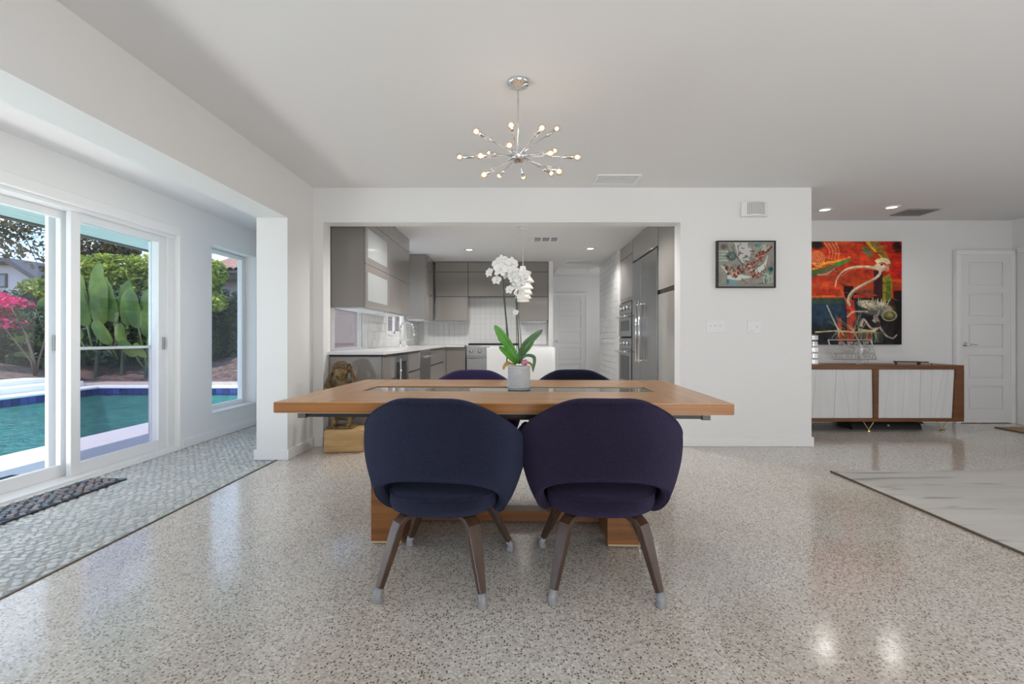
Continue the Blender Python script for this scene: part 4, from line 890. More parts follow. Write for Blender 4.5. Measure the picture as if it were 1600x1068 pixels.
for a_, b_ in ((ix0+.002, -.262), (-.259, .262), (.265, ix1-.002)): obj('glass_panel', bx(a_, b_, -iy+.003, iy-.003, T1-.012, T1-.005), M['tglass'], tb)
f = B(); box(f, -.92, .92, -.52, -.49, T0-.03, T0-.004); box(f, -.92, .92, .49, .52, T0-.03, T0-.004); box(f, -.90, -.87, -.49, .49, T0-.03, T0-.004); box(f, .87, .90, -.49, .49, T0-.03, T0-.004)
obj('steel_rail', f, M['black'], tb)
for sx in (-1, 1):
    for sy in (-1, 1): obj('slide_bracket', bx(min(sx*.90, sx*.935), max(sx*.90, sx*.935), min(sy*.485, sy*.53), max(sy*.485, sy*.53), T0-.034, T0-.004), bpy.data.materials.get('bracket_grey') or mat('bracket_grey', (.12, .12, .125), .5, .3), tb)
for sx in (-1, 1):
    x0, x1 = (-.66, -.505) if sx < 0 else (.505, .66)
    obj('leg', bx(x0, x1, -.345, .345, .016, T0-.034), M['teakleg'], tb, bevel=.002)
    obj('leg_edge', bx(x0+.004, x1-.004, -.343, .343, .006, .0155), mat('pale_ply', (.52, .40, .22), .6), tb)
    for gy in (-.28, .28): obj('foot_glide', lathe(B(), [(0, 0), (.02, 0), (.02, .0055), (0, .0055)], ((x0+x1)/2, gy, 0), 14), M['black'], tb)
obj('stretcher', bx(-.504, .504, -.05, .05, .01, .065), M['teakleg'], tb, bevel=.002)
obj('apron', bx(-.504, .504, -.16, -.13, T0-.10, T0-.034), M['walnutx'], tb); obj('apron', bx(-.504, .504, .13, .16, T0-.10, T0-.034), M['walnutx'], tb)

# ================================================================== CHAIRS
def sstep(a, b, x): x = min(1, max(0, (x-a)/(b-a))); return x*x*(3-2*x)
def lerp(t, pts):
    for (a, b), (c, d) in zip(pts[:-1], pts[1:]):
        if t <= c: f = max(0, (t-a)/(c-a)); return b+(d-b)*f
    return pts[-1][1]
A = 114
def smooth_lerp(t, pts):
    xs = [p[0] for p in pts]; n = len(pts)
    if t <= xs[0]: return pts[0][1]
    if t >= xs[-1]: return pts[-1][1]
    k = max(i for i in range(n-1) if xs[i] <= t); f = (t-xs[k])/(xs[k+1]-xs[k])
    def m(i):
        if i == 0 or i == n-1: return 0
        return (pts[i+1][1]-pts[i-1][1])/(xs[i+1]-xs[i-1])
    h = xs[k+1]-xs[k]; a, b = pts[k][1], pts[k+1][1]
    return (2*f**3-3*f*f+1)*a+(f**3-2*f*f+f)*h*m(k)+(-2*f**3+3*f*f)*b+(f**3-f*f)*h*m(k+1)
def ztop(th): return smooth_lerp(abs(th), [(0, .772), (18, .770), (30, .757), (40, .735), (50, .706), (60, .672), (70, .637), (80, .605), (88, .586), (95, .580), (102, .588), (108, .600), (114, .610)])
def zbot(th): return smooth_lerp(abs(th), [(0, .488), (18, .482), (34, .464), (50, .432), (62, .395), (72, .355), (80, .322), (87, .304), (94, .300), (101, .325), (108, .40), (114, .49)])
def shell_pt(th, v):
    t = abs(th); z = zbot(th) + (ztop(th)-zbot(th))*v
    rx = smooth_lerp(z, [(.28, .205), (.32, .246), (.39, .284), (.50, .316), (.58, .325), (.66, .318), (.72, .302), (.79, .280)])
    ry = smooth_lerp(z, [(.28, .205), (.40, .228), (.50, .240), (.60, .248), (.70, .262), (.79, .276)])
    s, c = math.sin(R(t)), math.cos(R(t))
    x = rx*abs(s)**.84; y = -ry*abs(c)**.9 if c > 0 else .47*abs(c)
    x += .020*sstep(80, 104, t)*v**3
    return Vector((math.copysign(x, th), y, z))
def shell_frame(th, v):
    p = shell_pt(th, v); q = shell_pt(min(A, th+.6), v)-shell_pt(max(-A, th-.6), v); w = (shell_pt(th, min(1, v+.02))-shell_pt(th, max(0, v-.02))).normalized()
    n = q.cross(w).normalized()
    if n.dot(Vector((p.x, p.y+.0, 0))) < 0: n = -n
    return p, n, w
def make_chair(fabric):
    t = thing('dining_chair', '', 'chair', (0, 0, 0), 'upholstered armchairs around the dining table', world=False)
    nu, nv, hT = 96, 12, .0215; bm = B(); g = []
    for i in range(nu+1):
        th = -A+2*A*i/nu; th = math.copysign(min(abs(th), A-.01), th)
        en = (A-abs(th))/5.0; sc_ = math.sqrt(max(.02, 1-(1-min(1, en))**2)); loop = []
        for j in range(nv+1): p, n, w = shell_frame(th, j/nv); loop.append(p+n*hT*sc_)
        p, n, w = shell_frame(th, 1)
        for a_ in (60, 30, 0, -30, -60): loop.append(p+n*hT*sc_*math.sin(R(a_))+w*hT*sc_*math.cos(R(a_)))
        for j in range(nv, -1, -1): p, n, w = shell_frame(th, j/nv); loop.append(p-n*hT*sc_)
        p, n, w = shell_frame(th, 0)
        for a_ in (-60, -30, 0, 30, 60): loop.append(p+n*hT*sc_*math.sin(R(a_))-w*hT*sc_*math.cos(R(a_)))
        g.append([bm.verts.new(q) for q in loop])
    m_ = len(g[0])
    for i in range(nu):
        for j in range(m_): bm.faces.new((g[i][j], g[i+1][j], g[i+1][(j+1) % m_], g[i][(j+1) % m_]))
    bm.faces.new(g[0]); bm.faces.new(g[-1][::-1])
    sh = obj('back_shell', bm, fabric, t, smooth=True)
    rim = [(-A+6+2*(A-6)*k/120, 1) for k in range(121)] + [(A-6-2*(A-6)*k/120, 0) for k in range(121)]
    pts = []
    for th, v in rim:
        p, n, w = shell_frame(th, v); pts.append(p + n*hT*.93 + w*(.010 if v else -.010))
    pts.append(pts[0]); pb = B(); tube(pb, pts, .0030, 6, False); obj('piping', pb, fabric, t, smooth=True)
    # seat cushion
    sb = B(); nn = 40; rings = []
    def sq(a, rx, ryb, ryf): s, c = math.sin(a), math.cos(a); return (math.copysign(abs(s)**.8*rx, s), -math.copysign(abs(c)**.8, c)*(ryb if c > 0 else ryf))
    for (k, z) in ((.02, .312), (.55, .312), (.90, .314), (.975, .325), (1.0, .345), (1.0, .378), (.985, .390), (.93, .399), (.75, .408), (.4, .415), (.02, .417)):
        rings.append([sb.verts.new((*(q*k for q in sq(2*math.pi*i/nn, .228, .225, .262)), z)) for i in range(nn)])
    for a_, b_ in zip(rings[:-1], rings[1:]):
        for i in range(nn): sb.faces.new((a_[i], a_[(i+1) % nn], b_[(i+1) % nn], b_[i]))
    sb.faces.new(rings[0]); sb.faces.new(rings[-1][::-1])
    se = obj('seat', sb, fabric, t, smooth=True)
    pb = B(); tube(pb, [(*sq(2*math.pi*i/nn, .229, .226, .263), .388) for i in range(nn+1)], .003, 6, False); obj('piping', pb, fabric, se, smooth=True)
    for sx in (-1, 1):
        for sy in (-1, 1):
            fx, fy = (.247, .250) if sy > 0 else (.205, -.250)
            tx, ty = .135, .150*sy
            P = [(.02, ty*.25, .303), (tx*.75, ty*.80, .303), (tx*1.0, ty*1.02, .296), (tx*1.12, ty*1.13, .275), (tx*1.19, ty*1.2, .24)]
            e0 = Vector(P[-1]); fo = Vector((fx, fy, .035))
            P = [Vector((p[0], p[1], p[2])) for p in P] + [e0.lerp(fo, k/4) for k in range(1, 5)]
            P = [Vector((p.x*sx, p.y, p.z)) for p in P]
            ws = [.05, .052, .056, .056, .054, .048, .041, .033, .024]; ts = [.016, .018, .022, .027, .030, .029, .027, .025, .022]
            lg = obj('leg', sweep(B(), P, ws, ts, Vector((-fy*sx, fx, 0))), M['walnut'], t, bevel=.003)
            cx, cy = fx*sx, fy; d = (Vector((fx*sx, fy, .035))-Vector((e0.x*sx, e0.y, e0.z))).normalized()
            tip = Vector((cx, cy, .035)); gp = B(); tube(gp, [tip-d*.018, tip+d*.012, Vector((cx, cy, .006)), Vector((cx, cy, 0))], [.0172, .0165, .0195, .0195], 14)
            obj('foot_cap', gp, M['cap'], lg, smooth=True, label='clear grey plastic foot cap')
    obj('seat_base', lathe(B(), [(0, .298), (.12, .298), (.13, .311), (0, .311)], (0, 0, 0), 24), M['black'], t)
    return t
M['cap'] = mat('grey_plastic', (.24, .24, .25), .25, spec=.6)
ch = make_chair(M['navy']); index_kids()
def retint(root, m):
    for k in KIDS2(root):
        if k.type == 'MESH' and k.material_slots and k.name.split('.')[0] in ('back_shell', 'piping', 'seat'):
            k.material_slots[0].link = 'OBJECT'; k.material_slots[0].material = m
def KIDS2(root):
    out = []; st_ = [root]
    while st_:
        r_ = st_.pop()
        for o in COL.objects:
            if o.parent == r_: out.append(o); st_.append(o)
    return out
c2 = dup(ch, None, (.345, 2.085, 0), R(-3)); c3 = dup(ch, None, (-.335, 3.18, 0), R(179)); c4 = dup(ch, None, (.395, 3.21, 0), R(182))
ch.location = (-.318, 2.085, 0); ch.rotation_euler = (0, 0, R(-6))
retint(c2, M['aubergine']); retint(c3, M['purple'])
ch['label'] = 'navy armchair seen from behind, nearest the glass doors'
c2['label'] = 'dark aubergine armchair seen from behind, near side of table'
c3['label'] = 'purple armchair across the table, left of the orchid'
c4['label'] = 'navy armchair across the table, right of the orchid'

# ================================================================== CHANDELIER
hub = Vector((-.009, 2.66, 2.03))
t = thing('sputnik_chandelier', 'chrome starburst chandelier with small round bulbs above the table', 'chandelier', (hub.x, hub.y, 1.70))
obj('canopy', lathe(B(), [(0, H), (.063, H), (.064, H-.012), (.055, H-.024), (.012, H-.030), (.008, H-.045), (0, H-.045)], (hub.x, hub.y, 0), 32), M['chrome'], t, smooth=True)
obj('rod', tube(B(), [(hub.x, hub.y, H-.03), (hub.x, hub.y, hub.z+.03)], .0045, 10), M['chrome'], t, smooth=True)
obj('hub', ball(B(), hub, .044, 24, 16), M['chrome'], t, smooth=True)
dirs = [(-.591, -.806, .039), (-.091, -.995, .043), (.334, -.942, .028), (.650, .436, .622), (-.117, -.968, -.223), (-.964, .254, .076), (-.532, -.792, -.301), (-.511, .788, .342), (.462, -.840, -.284), (.634, .691, .347), (.896, -.409, -.176), (-.488, -.690, -.534), (-.337, .942, .001), (.091, .996, -.007), (.579, .815, .001), (.597, -.648, -.473)]
RB = .345
for d in dirs:
    d = Vector(d).normalized()
    o = obj('arm', tube(B(), [hub+d*.04, hub+d*(RB-.085)], .0035, 8), M['chrome'], t, smooth=True)
    obj('socket', tube(B(), [hub+d*(RB-.088), hub+d*(RB-.085), hub+d*(RB-.022), hub+d*(RB-.020)], [.006, .0105, .0105, .008], 12), M['chrome'], o, smooth=True)
    bb = B(); lathe(bb, [(.0075, -.022), (.009, -.014), (.0175, -.006), (.021, .005), (.018, .017), (.010, .0235), (0, .0255)], hub+d*RB, 16, d)
    bo = obj('bulb', bb, M['bulbglass'], o, smooth=True)
    obj('filament', ball(B(), hub+d*(RB+.002), .0105, 10, 8), M['filament'], o, smooth=True)
pl = bpy.data.lights.new('chandelier_glow', 'POINT'); pl.energy = 1; pl.shadow_soft_size = .3; pl.color = (1, .82, .6)
po = bpy.data.objects.new('chandelier_glow', pl); COL.objects.link(po); po.location = (hub.x, hub.y, hub.z-.02)

# ================================================================== ORCHID
PX = lambda px, py, dy=0: Vector((.0035467*(px-812), 2.66+dy, 1.02+.0035467*(528-py)))
ox, oz = PX(811, 608).x, .731
t = thing('potted_orchid', 'white orchid in a ribbed pale pot on the table', 'plant', (ox, 2.70, oz)); OY = 2.70
prof = [(0, 0), (.052, 0), (.058, .004), (.060, .01)]
for k in range(16): z = .012+k*.0074; prof += [(.0612, z), (.0645, z+.0037)]
prof += [(.0635, .132), (.0605, .133), (.058, .120), (0, .118)]
obj('pot', lathe(B(), prof, (ox, OY, oz), 36), mat('pale_grey_ceramic', (.56, .57, .58), .3), t, label='pale grey horizontally ribbed pot')
obj('saucer', lathe(B(), [(0, 0), (.063, 0), (.0655, .010), (.064, .010), (.060, .003), (0, .003)], (ox, OY, oz+.0), 32), mat('glass_saucer', (.25, .30, .30), .1), t, smooth=True)
obj('potting_bark', ball(B(), (ox, OY, oz+.112), (.055, .055, .014)), mat('bark', (.14, .07, .035), .9, bump=1, bscale=60), t, smooth=True)
M['leaf'] = mat('orchid_leaf', (.045, .20, .018), .3, c2=(.075, .30, .02), nscale=10)
M['leafg'] = mat('orchid_leaf_shade', (.06, .13, .05), .25, c2=(.085, .17, .075), nscale=10)
M['stem'] = mat('orchid_stem', (.045, .075, .03), .5); M['petal'] = mat('white_petal', (.82, .82, .80), .5, emit=(1, 1, 1), es=0); M['lip'] = mat('yellow_lip', (.55, .48, .12), .5, c2=(.75, .72, .55), nscale=60)
def ribbon(pts, widths, nrm, fold=.25, thick=.002):
    pts = [Vector(p) for p in pts]; n = 14; bm = B(); prev = None; k = len(pts)
    for i in range(n+1):
        u = i/n*(k-1); j = min(int(u), k-2); f = u-j; p0, p1, p2, p3 = pts[max(j-1, 0)], pts[j], pts[j+1], pts[min(j+2, k-1)]
        p = .5*((2*p1)+(-p0+p2)*f+(2*p0-5*p1+4*p2-p3)*f*f+(-p0+3*p1-3*p2+p3)*f**3)
        dp = ((-p0+p2)+2*(2*p0-5*p1+4*p2-p3)*f+3*(-p0+3*p1-3*p2+p3)*f*f).normalized()
        s = dp.cross(Vector(nrm)).normalized(); m = s.cross(dp).normalized(); w = lerp(i/n, widths)/2
        row_ = [bm.verts.new(p+s*w*q+m*abs(q)*w*fold) for q in (-1, -.5, 0, .5, 1)]
        if prev:
            for q in range(4): bm.faces.new((prev[q], prev[q+1], row_[q+1], row_[q]))
        prev = row_
    return bm
cy0 = OY
def leaf(pp, w, m, dys, fold=.3, nrm=(0, -1, .25)):
    P = [Vector((PX(a, b).x, OY+dy, PX(a, b).z)) for (a, b), dy in zip(pp, dys)]
    obj('leaf', ribbon(P, [(0, w*.5), (.3, w*.8), (.6, w), (.82, w*.8), (.95, w*.4), (1, w*.06)], nrm, fold), m, t, smooth=True, solid=.0025)
leaf([(808, 568), (800, 548), (786, 528), (773, 508)], .052, M['leaf'], (0, -.01, -.03, -.05))
leaf([(808, 566), (797, 545), (787, 535), (777, 527)], .030, M['leaf'], (0, .02, .04, .05))
leaf([(807, 568), (800, 560), (790, 549), (780, 541)], .036, M['leaf'], (0, -.03, -.06, -.08))
leaf([(810, 566), (815, 550), (826, 534), (848, 515)], .045, M['leafg'], (0, -.01, -.04, -.05))
leaf([(812, 566), (818, 553), (828, 540), (836, 526)], .030, M['leaf'], (0, .02, .03, .04))
leaf([(811, 567), (820, 556), (832, 556), (835, 563), (832, 580)], .020, M['leafg'], (0, -.02, -.05, -.065, -.075))
leaf([(813, 567), (824, 566), (831, 570), (833, 580)], .013, mat('yellow_leaf', (.28, .22, .05), .5), (0, -.03, -.06, -.075))
for pp in ([(802, 570), (793, 566), (788, 572), (787, 577)], [(805, 570), (797, 568), (790, 570), (786, 574)]):
    leaf(pp, .016, mat('dry_leaf', (.42, .26, .08), .7), (0, -.03, -.06, -.065))
def stem(pp, r0, r1, y0=0., y1=0.):
    n = len(pp); P = [Vector((PX(a, b).x, OY+y0+(y1-y0)*i/(n-1), PX(a, b).z)) for i, (a, b) in enumerate(pp)]
    obj('stem', tube(B(), P, [r0+(r1-r0)*i/(n-1) for i in range(n)], 8), M['stem'], t, smooth=True)
stem([(791, 569), (794, 530), (790, 490), (787, 455), (786, 440), (784, 425), (778, 412)], .0035, .002, .02, 0)
stem([(811, 569), (810, 530), (808, 490), (806, 466), (810, 452), (813, 440), (809, 430)], .004, .002)
stem([(808, 569), (807, 520), (806, 480)], .002, .002, .01, .01); stem([(816, 568), (813, 520), (808, 470)], .0022, .002, -.01, -.01); stem([(793, 545), (790, 500), (786, 458)], .0022, .0018, .01, .0)
def flower(c, r, yaw, pitch, spin=0, closed=0):
    c = Vector(c); rot = Matrix.Rotation(yaw, 3, 'Z') @ Matrix.Rotation(pitch, 3, 'X')
    lp = B(); ball(lp, (0, -.005, -.003), (.0035*r/.03, .005, .005*r/.03), 10, 8)
    bmesh.ops.transform(lp, matrix=Matrix.Translation(c) @ rot.to_4x4(), verts=lp.verts); fo = obj('flower', lp, M['lip'], t, smooth=True)
    for k in range(5):
        a = R(90)+spin+k*R(72); wide = k in (1, 4); L = r*(1. if not closed else .9); wd = r*(1.05 if wide else .62)
        pb = B(); pr = None
        for i in range(6):
            u = i/5; w = wd*math.sin(math.pi*min(1, .12+.80*u))**.7/2; q = L*u
            rw_ = []
            for s in (-1, 0, 1):
                X = q*math.cos(a)-s*w*math.sin(a); Z = q*math.sin(a)+s*w*math.cos(a); Y = -.006*s*s*r/.03 - (.25*q if closed else -.10*q) + .12*q*u
                rw_.append(pb.verts.new(rot @ Vector((X, Y, Z)) + c))
            if pr:
                for s in range(2): pb.faces.new((pr[s], pr[s+1], rw_[s+1], rw_[s]))
            pr = rw_
        obj('petal', pb, M['petal'], fo, smooth=True, solid=.0012)
fl = [(784, 405, .030, .1, 0), (777, 411, .030, -.3, .1), (789, 413, .034, .2, .0), (782, 420, .036, 0, .1), (799, 410, .036, .4, .1), (801, 423, .034, .3, -.2), (792, 425, .028, -.1, .2), (765, 424, .026, -.7, .2), (776, 437, .026, -.2, .3), (800, 435, .020, .5, .3), (813, 437, .032, .2, .2), (819, 428, .028, .3, 0), (808, 444, .028, 0, .2), (797, 452, .024, -.5, .2), (813, 458, .028, .1, .4), (805, 430, .024, -.1, 0), (806, 488, .016, -.3, .3)]
for i, (a_, b_, r_, yw, pt) in enumerate(fl):
    p = PX(a_, b_); flower((p.x, OY+rr.uniform(-.03, .02), p.z), r_*1.22, yw, -pt, rr.uniform(-.2, .2), closed=(i in (7, 8, 13, 16)))
p = PX(820, 566); bb = B()
for k in range(5): a_ = k*1.256; ball(bb, (p.x+.012*math.cos(a_), OY-.045, p.z+.009*math.sin(a_)), (.011, .006, .009), 10, 6)
obj('fallen_blossom', bb, mat('magenta_blossom', (.30, .035, .10), .6, c2=(.6, .3, .35), nscale=60), t, smooth=True, label='dark pink blossom at the pot rim')

# ================================================================== STATUE + BLOCK
def wrap(bm_parts): return bm_parts
blk = bx(-.175, .175, -.12, .12, 0, .205)
bmesh.ops.subdivide_edges(blk, edges=blk.edges, cuts=4, use_grid_fill=True)
for v in blk.verts: v.co += Vector((rr.uniform(-.002, .002), rr.uniform(-.002, .002), rr.uniform(-.001, .001) if v.co.z > .01 else 0))
bo = obj('wooden_block', blk, M['block'], bevel=.02, seg=3, smooth=False, local=True); bo.location = (-1.578, 4.385, 0); bo.rotation_euler = (0, 0, R(7))
tag(bo, 'chunky pale cypress block on the terrazzo holding the statue', 'block')
M['patina'] = mat('mottled_stone_patina', (.055, .03, .014), .55, c2=(.27, .175, .065), nscale=22, detail=8, bump=.8, bscale=45)
M['curls'] = mat('curly_hair_carving', (.05, .027, .016), .6, c2=(.17, .105, .05), nscale=40, detail=4)
t = thing('crouching_statue', 'brown carved crouching figure with curly head, hands on head', 'statue', (-1.62, 4.40, .207), world=False); t.rotation_euler = (0, 0, R(6))
sl = B(); prism(sl, [(-.125, -.09), (.105, -.10), (.125, .05), (.09, .09), (-.11, .08)], 'z', 0, .018); obj('plinth', sl, M['patina'], t, bevel=.004)
def skinfig(joints, edges):
    me = bpy.data.meshes.new('body'); me.from_pydata([j[0] for j in joints], edges, [])
    o = bpy.data.objects.new('body', me); COL.objects.link(o); me.materials.append(M['patina'])
    sk = o.modifiers.new('k', 'SKIN'); sk.use_smooth_shade = True
    for i, j in enumerate(joints): me.skin_vertices[0].data[i].radius = (j[1], j[2] if len(j) > 2 else j[1])
    me.skin_vertices[0].data[0].use_root = True
    s = o.modifiers.new('u', 'SUBSURF'); s.levels = 2; s.render_levels = 2; return o
J = [((0, .05, .11), .075, .07), ((0, .055, .22), .08, .065), ((0, .03, .33), .085, .06), ((0, -.005, .415), .05, .05), ((0, -.045, .455), .036, .036)]
E_ = [(0, 1), (1, 2), (2, 3), (3, 4)]
for s in (-1, 1):
    b0 = len(J)
    J += [((s*.085, .02, .39), .042), ((s*.128, -.05, .40 if False else .375), .033), ((s*.132, -.075, .33), .030), ((s*.112, -.04, .44), .026), ((s*.080, -.02, .535), .020), ((s*.045, -.015, .585), .022)]
    E_ += [(3, b0), (b0, b0+1), (b0+1, b0+2), (b0+2, b0+3), (b0+3, b0+4), (b0+4, b0+5)]
    c0_ = len(J)
    J += [((s*.07, .03, .10), .05), ((s*.095, -.06, .20), .042), ((s*.105, -.095, .275), .038), ((s*.085, -.055, .16), .034), ((s*.062, -.04, .06), .026), ((s*.062, -.06, .030), .022), ((s*.07, -.105, .026), .018)]
    E_ += [(0, c0_)] + [(c0_+k, c0_+k+1) for k in range(6)]
bd = skinfig(J, E_); bd.parent = t
hd = B(); ball(hd, (0, -.055, .505), (.062, .068, .074), 24, 18); ball(hd, (0, -.118, .478), (.011, .014, .016), 10, 8)   # head, nose
ball(hd, (-.022, -.112, .492), (.010, .008, .007), 8, 6); ball(hd, (.022, -.112, .492), (.010, .008, .007), 8, 6); ball(hd, (0, -.110, .455), (.018, .010, .007), 10, 6)
obj('head', hd, M['patina'], t, smooth=True)
hr = B()
for k in range(260):
    u = rr.uniform(0, 6.283); w = rr.uniform(-.1, 1); rr_ = math.sqrt(max(0, 1-w*w)); x_, y_, z_ = rr_*math.cos(u), rr_*math.sin(u), w
    if y_ < -.45 and z_ < .45: continue
    ball(hr, (x_*.068, -.045+y_*.074, .515+z_*.078), rr.uniform(.010, .014), 7, 5)
obj('curls', hr, M['curls'], t, smooth=True)
for s in (-1, 1):
    hb = B()
    for k in range(4): tube(hb, [(s*.055, -.02+k*.016-.024, .575), (s*.035, -.025+k*.016-.024, .596), (s*.012, -.03+k*.016-.024, .603)], [.008, .0075, .005], 8)
    tube(hb, [(s*.06, -.055, .565), (s*.045, -.075, .578), (s*.03, -.085, .583)], [.009, .008, .006], 8); ball(hb, (s*.056, -.02, .575), (.02, .03, .014), 12, 8)
    obj('hand', hb, M['patina'], t, smooth=True)

# ================================================================== OUTSIDE
M['deck'] = mat('pale_pool_deck', (.66, .65, .66), .8, bump=.2, bscale=80); M['coping'] = mat('white_coping', (.80, .79, .77), .7)
DZ = -.05
bm = B(); box(bm, -4.72, -3.34, -4, 12.0, -.4, DZ); struct('patio_deck', bm, M['deck'])
struct('ground', prism(B(), [(-60, 11.35), (60, 11.35), (60, 90), (-60, 90)], 'z', -.2, -.045), mat('mulch', (.060, .036, .032), .95, c2=(.19, .125, .105), nscale=9, detail=8, bump=1, bscale=30))
struct('ground_left', bx(-60, -10.6, -30, 11.35, -.3, .13), bpy.data.materials['mulch'])
struct('mulch_bank', prism(B(), [(11.7, -.06), (13.4, -.06), (13.4, .50), (12.4, .26), (11.7, -.03)], 'x', -22, -3.4), bpy.data.materials['mulch']); struct('mulch_bank_left', prism(B(), [(-10.65, .12), (-11.6, .24), (-13.0, .48), (-13.0, .12)], 'y', -6, 11.69), bpy.data.materials['mulch'])
struct('gravel_path', bx(-10.6, -3.34, 10.99, 11.7, -.2, -.035), mat('gravel', (.40, .33, .28), .9, c2=(.60, .52, .46), nscale=22, detail=6))
# pool shell
M['plaster'] = mat('pool_plaster', (.34, .64, .53), .7, c2=(.24, .55, .48), nscale=1.2)
bm = B(); box(bm, -9.3, -4.72, -6, 10.6, -1.6, -1.45); box(bm, -9.5, -9.3, -6, 10.8, -1.6, DZ-.15); box(bm, -9.3, -4.72, 10.6, 10.8, -1.6, DZ-.15); box(bm, -4.725, -4.72, -6, 10.6, -1.6, DZ-.03)
pool = struct('pool', bm, M['plaster'])
obj('coping', (lambda b_: (box(b_, -9.72, -9.29, -6, 11.0, DZ-.04, DZ), box(b_, -9.29, -4.72, 10.59, 11.0, DZ-.04, DZ), b_)[-1])(B()), M['coping'], pool, bevel=.01)
obj('coping_base', (lambda b_: (box(b_, -9.72, -9.31, -6, 11.0, -.3, DZ-.041), box(b_, -9.31, -4.72, 10.61, 11.0, -.3, DZ-.041), b_)[-1])(B()), M['plaster'], pool)
TM = [mat('cobalt_tile_'+n, c, .12) for n, c in (('deep', (.014, .016, .12)), ('mid', (.025, .028, .17)), ('bright', (.045, .048, .24)))]
tme = []
for m_ in TM:
    b_ = B(); box(b_, -.0715, .0715, -.006, .006, -.0715, .0715); me = bpy.data.meshes.new('tile'); b_.to_mesh(me); b_.free(); me.materials.append(m_); tme.append(me)
OFFP = OFF[pool.name]
for k in range(30):
    o = bpy.data.objects.new('tile', rr.choice(tme)); COL.objects.link(o); o.parent = pool; o.location = Vector((-4.80-k*.152, 10.594, DZ-.115)) - OFFP
for k in range(34):
    o = bpy.data.objects.new('tile', rr.choice(tme)); COL.objects.link(o); o.parent = pool; o.location = Vector((-9.294, 10.52-k*.152, DZ-.115)) - OFFP; o.rotation_euler = (0, 0, R(90))
def water():
    m = glass('pool_water', (.78, .96, .92), 1.0, .02); tt = m.node_tree
    g = tt.nodes.new('ShaderNodeNewGeometry'); mpn = tt.nodes.new('ShaderNodeMapping'); mpn.inputs['Scale'].default_value = (1, 1, 1); tt.links.new(g.outputs['Position'], mpn.inputs[0])
    n = tt.nodes.new('ShaderNodeTexNoise'); n.inputs['Scale'].default_value = 5; n.inputs['Detail'].default_value = 4; n.inputs['Distortion'].default_value = .6; tt.links.new(mpn.outputs[0], n.inputs['Vector'])
    b = tt.nodes.new('ShaderNodeBump'); b.inputs['Strength'].default_value = 1.0; b.inputs['Distance'].default_value = .16; tt.links.new(n.outputs['Fac'], b.inputs['Height'])
    for nd in tt.nodes:
        if nd.type in ('BSDF_GLOSSY', 'LAYER_WEIGHT'): tt.links.new(b.outputs[0], nd.inputs['Normal'])
    return m
wtr = obj('water', bx(-9.288, -4.727, -5.9, 10.588, -.235, -.205), water(), kind='stuff'); tag(wtr, 'rippled turquoise water filling the pool', 'water', kind='stuff')
# steps beyond the pool
sw = struct('raised_pool_wall', bx(-10.12, -9.72, -6, 10.7, -.2, .07), M['coping'], bevel=.012)
obj('upper_ledge', bx(-10.6, -10.12, -6, 10.3, -.2, .17), M['coping'], sw, bevel=.012)
# eave and roof of this house
struct('roof', bx(-2.2, 6.6, -5, 12.0, 2.60, 2.85), mat('roof_dark', (.1, .09, .08), .9))
struct('roof_eave', bx(-4.73, -2.21, -5, 6.4, 2.60, 2.85), bpy.data.materials['roof_dark']); sf = struct('soffit', bx(-4.73, -3.34, -5, 6.4, 2.15, 2.20), mat('soffit_paint', (.72, .72, .71), .7))
for k in range(11): obj('soffit_board', bx(-4.72+k*.125+.003, -4.72+(k+1)*.125-.003, -5, 6.4, 2.140, 2.15), bpy.data.materials['soffit_paint'], sf)
struct('fascia', bx(-4.77, -4.731, -5, 6.4, 2.12, 2.60), mat('fascia_brown', (.16, .13, .11), .7))
struct('wall_outside', bx(-3.36, -3.342, -5, -2.3, 0, 2.6), M['coping'])
tag(obj('outdoor_mat', bx(-3.94, -3.46, 2.2, 3.72, DZ, DZ+.012), mat('mat_dark', (.035, .036, .05), .9, bump=.5, bscale=200)), 'dark doormat outside on the patio beyond the glass door', 'doormat')
struct('garden_wall', bx(-5.4, -2.2, 10.95, 11.1, -.1, 1.9), mat('pink_stucco', (.22, .15, .14), .85))

# foliage
def foliage(name, blobs, size, m, parent=None, seed=0, flat=.6, kind='stuff'):
    r = np.random.default_rng(seed); V = []; F = []; base_ = 0; off = np.array(OFF[parent.name]) if parent is not None else 0
    for (c, rad, n) in blobs:
        d = r.normal(size=(n, 3)); d /= np.linalg.norm(d, axis=1)[:, None]; q = r.uniform(.55, 1.05, n)[:, None]**.6
        P = np.array(c)+d*q*np.array(rad)
        nrm = d*.5+r.normal(size=(n, 3))*.6+np.array([0, 0, flat]); nrm /= np.linalg.norm(nrm, axis=1)[:, None]
        a = np.cross(nrm, r.normal(size=(n, 3))); a /= np.linalg.norm(a, axis=1)[:, None]; b = np.cross(nrm, a)
        s = size*r.uniform(.6, 1.3, n)[:, None]
        q4 = np.stack([P-a*s, P+b*s*.45+nrm*s*.12, P+a*s, P-b*s*.45+nrm*s*.12], 1)
        V.append(q4.reshape(-1, 3)-off)
        F.append((np.arange(n*4).reshape(n, 4)+base_)); base_ += n*4
    me = bpy.data.meshes.new(name); me.from_pydata(np.concatenate(V).tolist(), [], np.concatenate(F).tolist()); me.materials.append(m)
    o = bpy.data.objects.new(name, me); COL.objects.link(o)
    if parent is not None: o.parent = parent; o['kind'] = 'stuff'
    elif kind: o['kind'] = kind
    return o
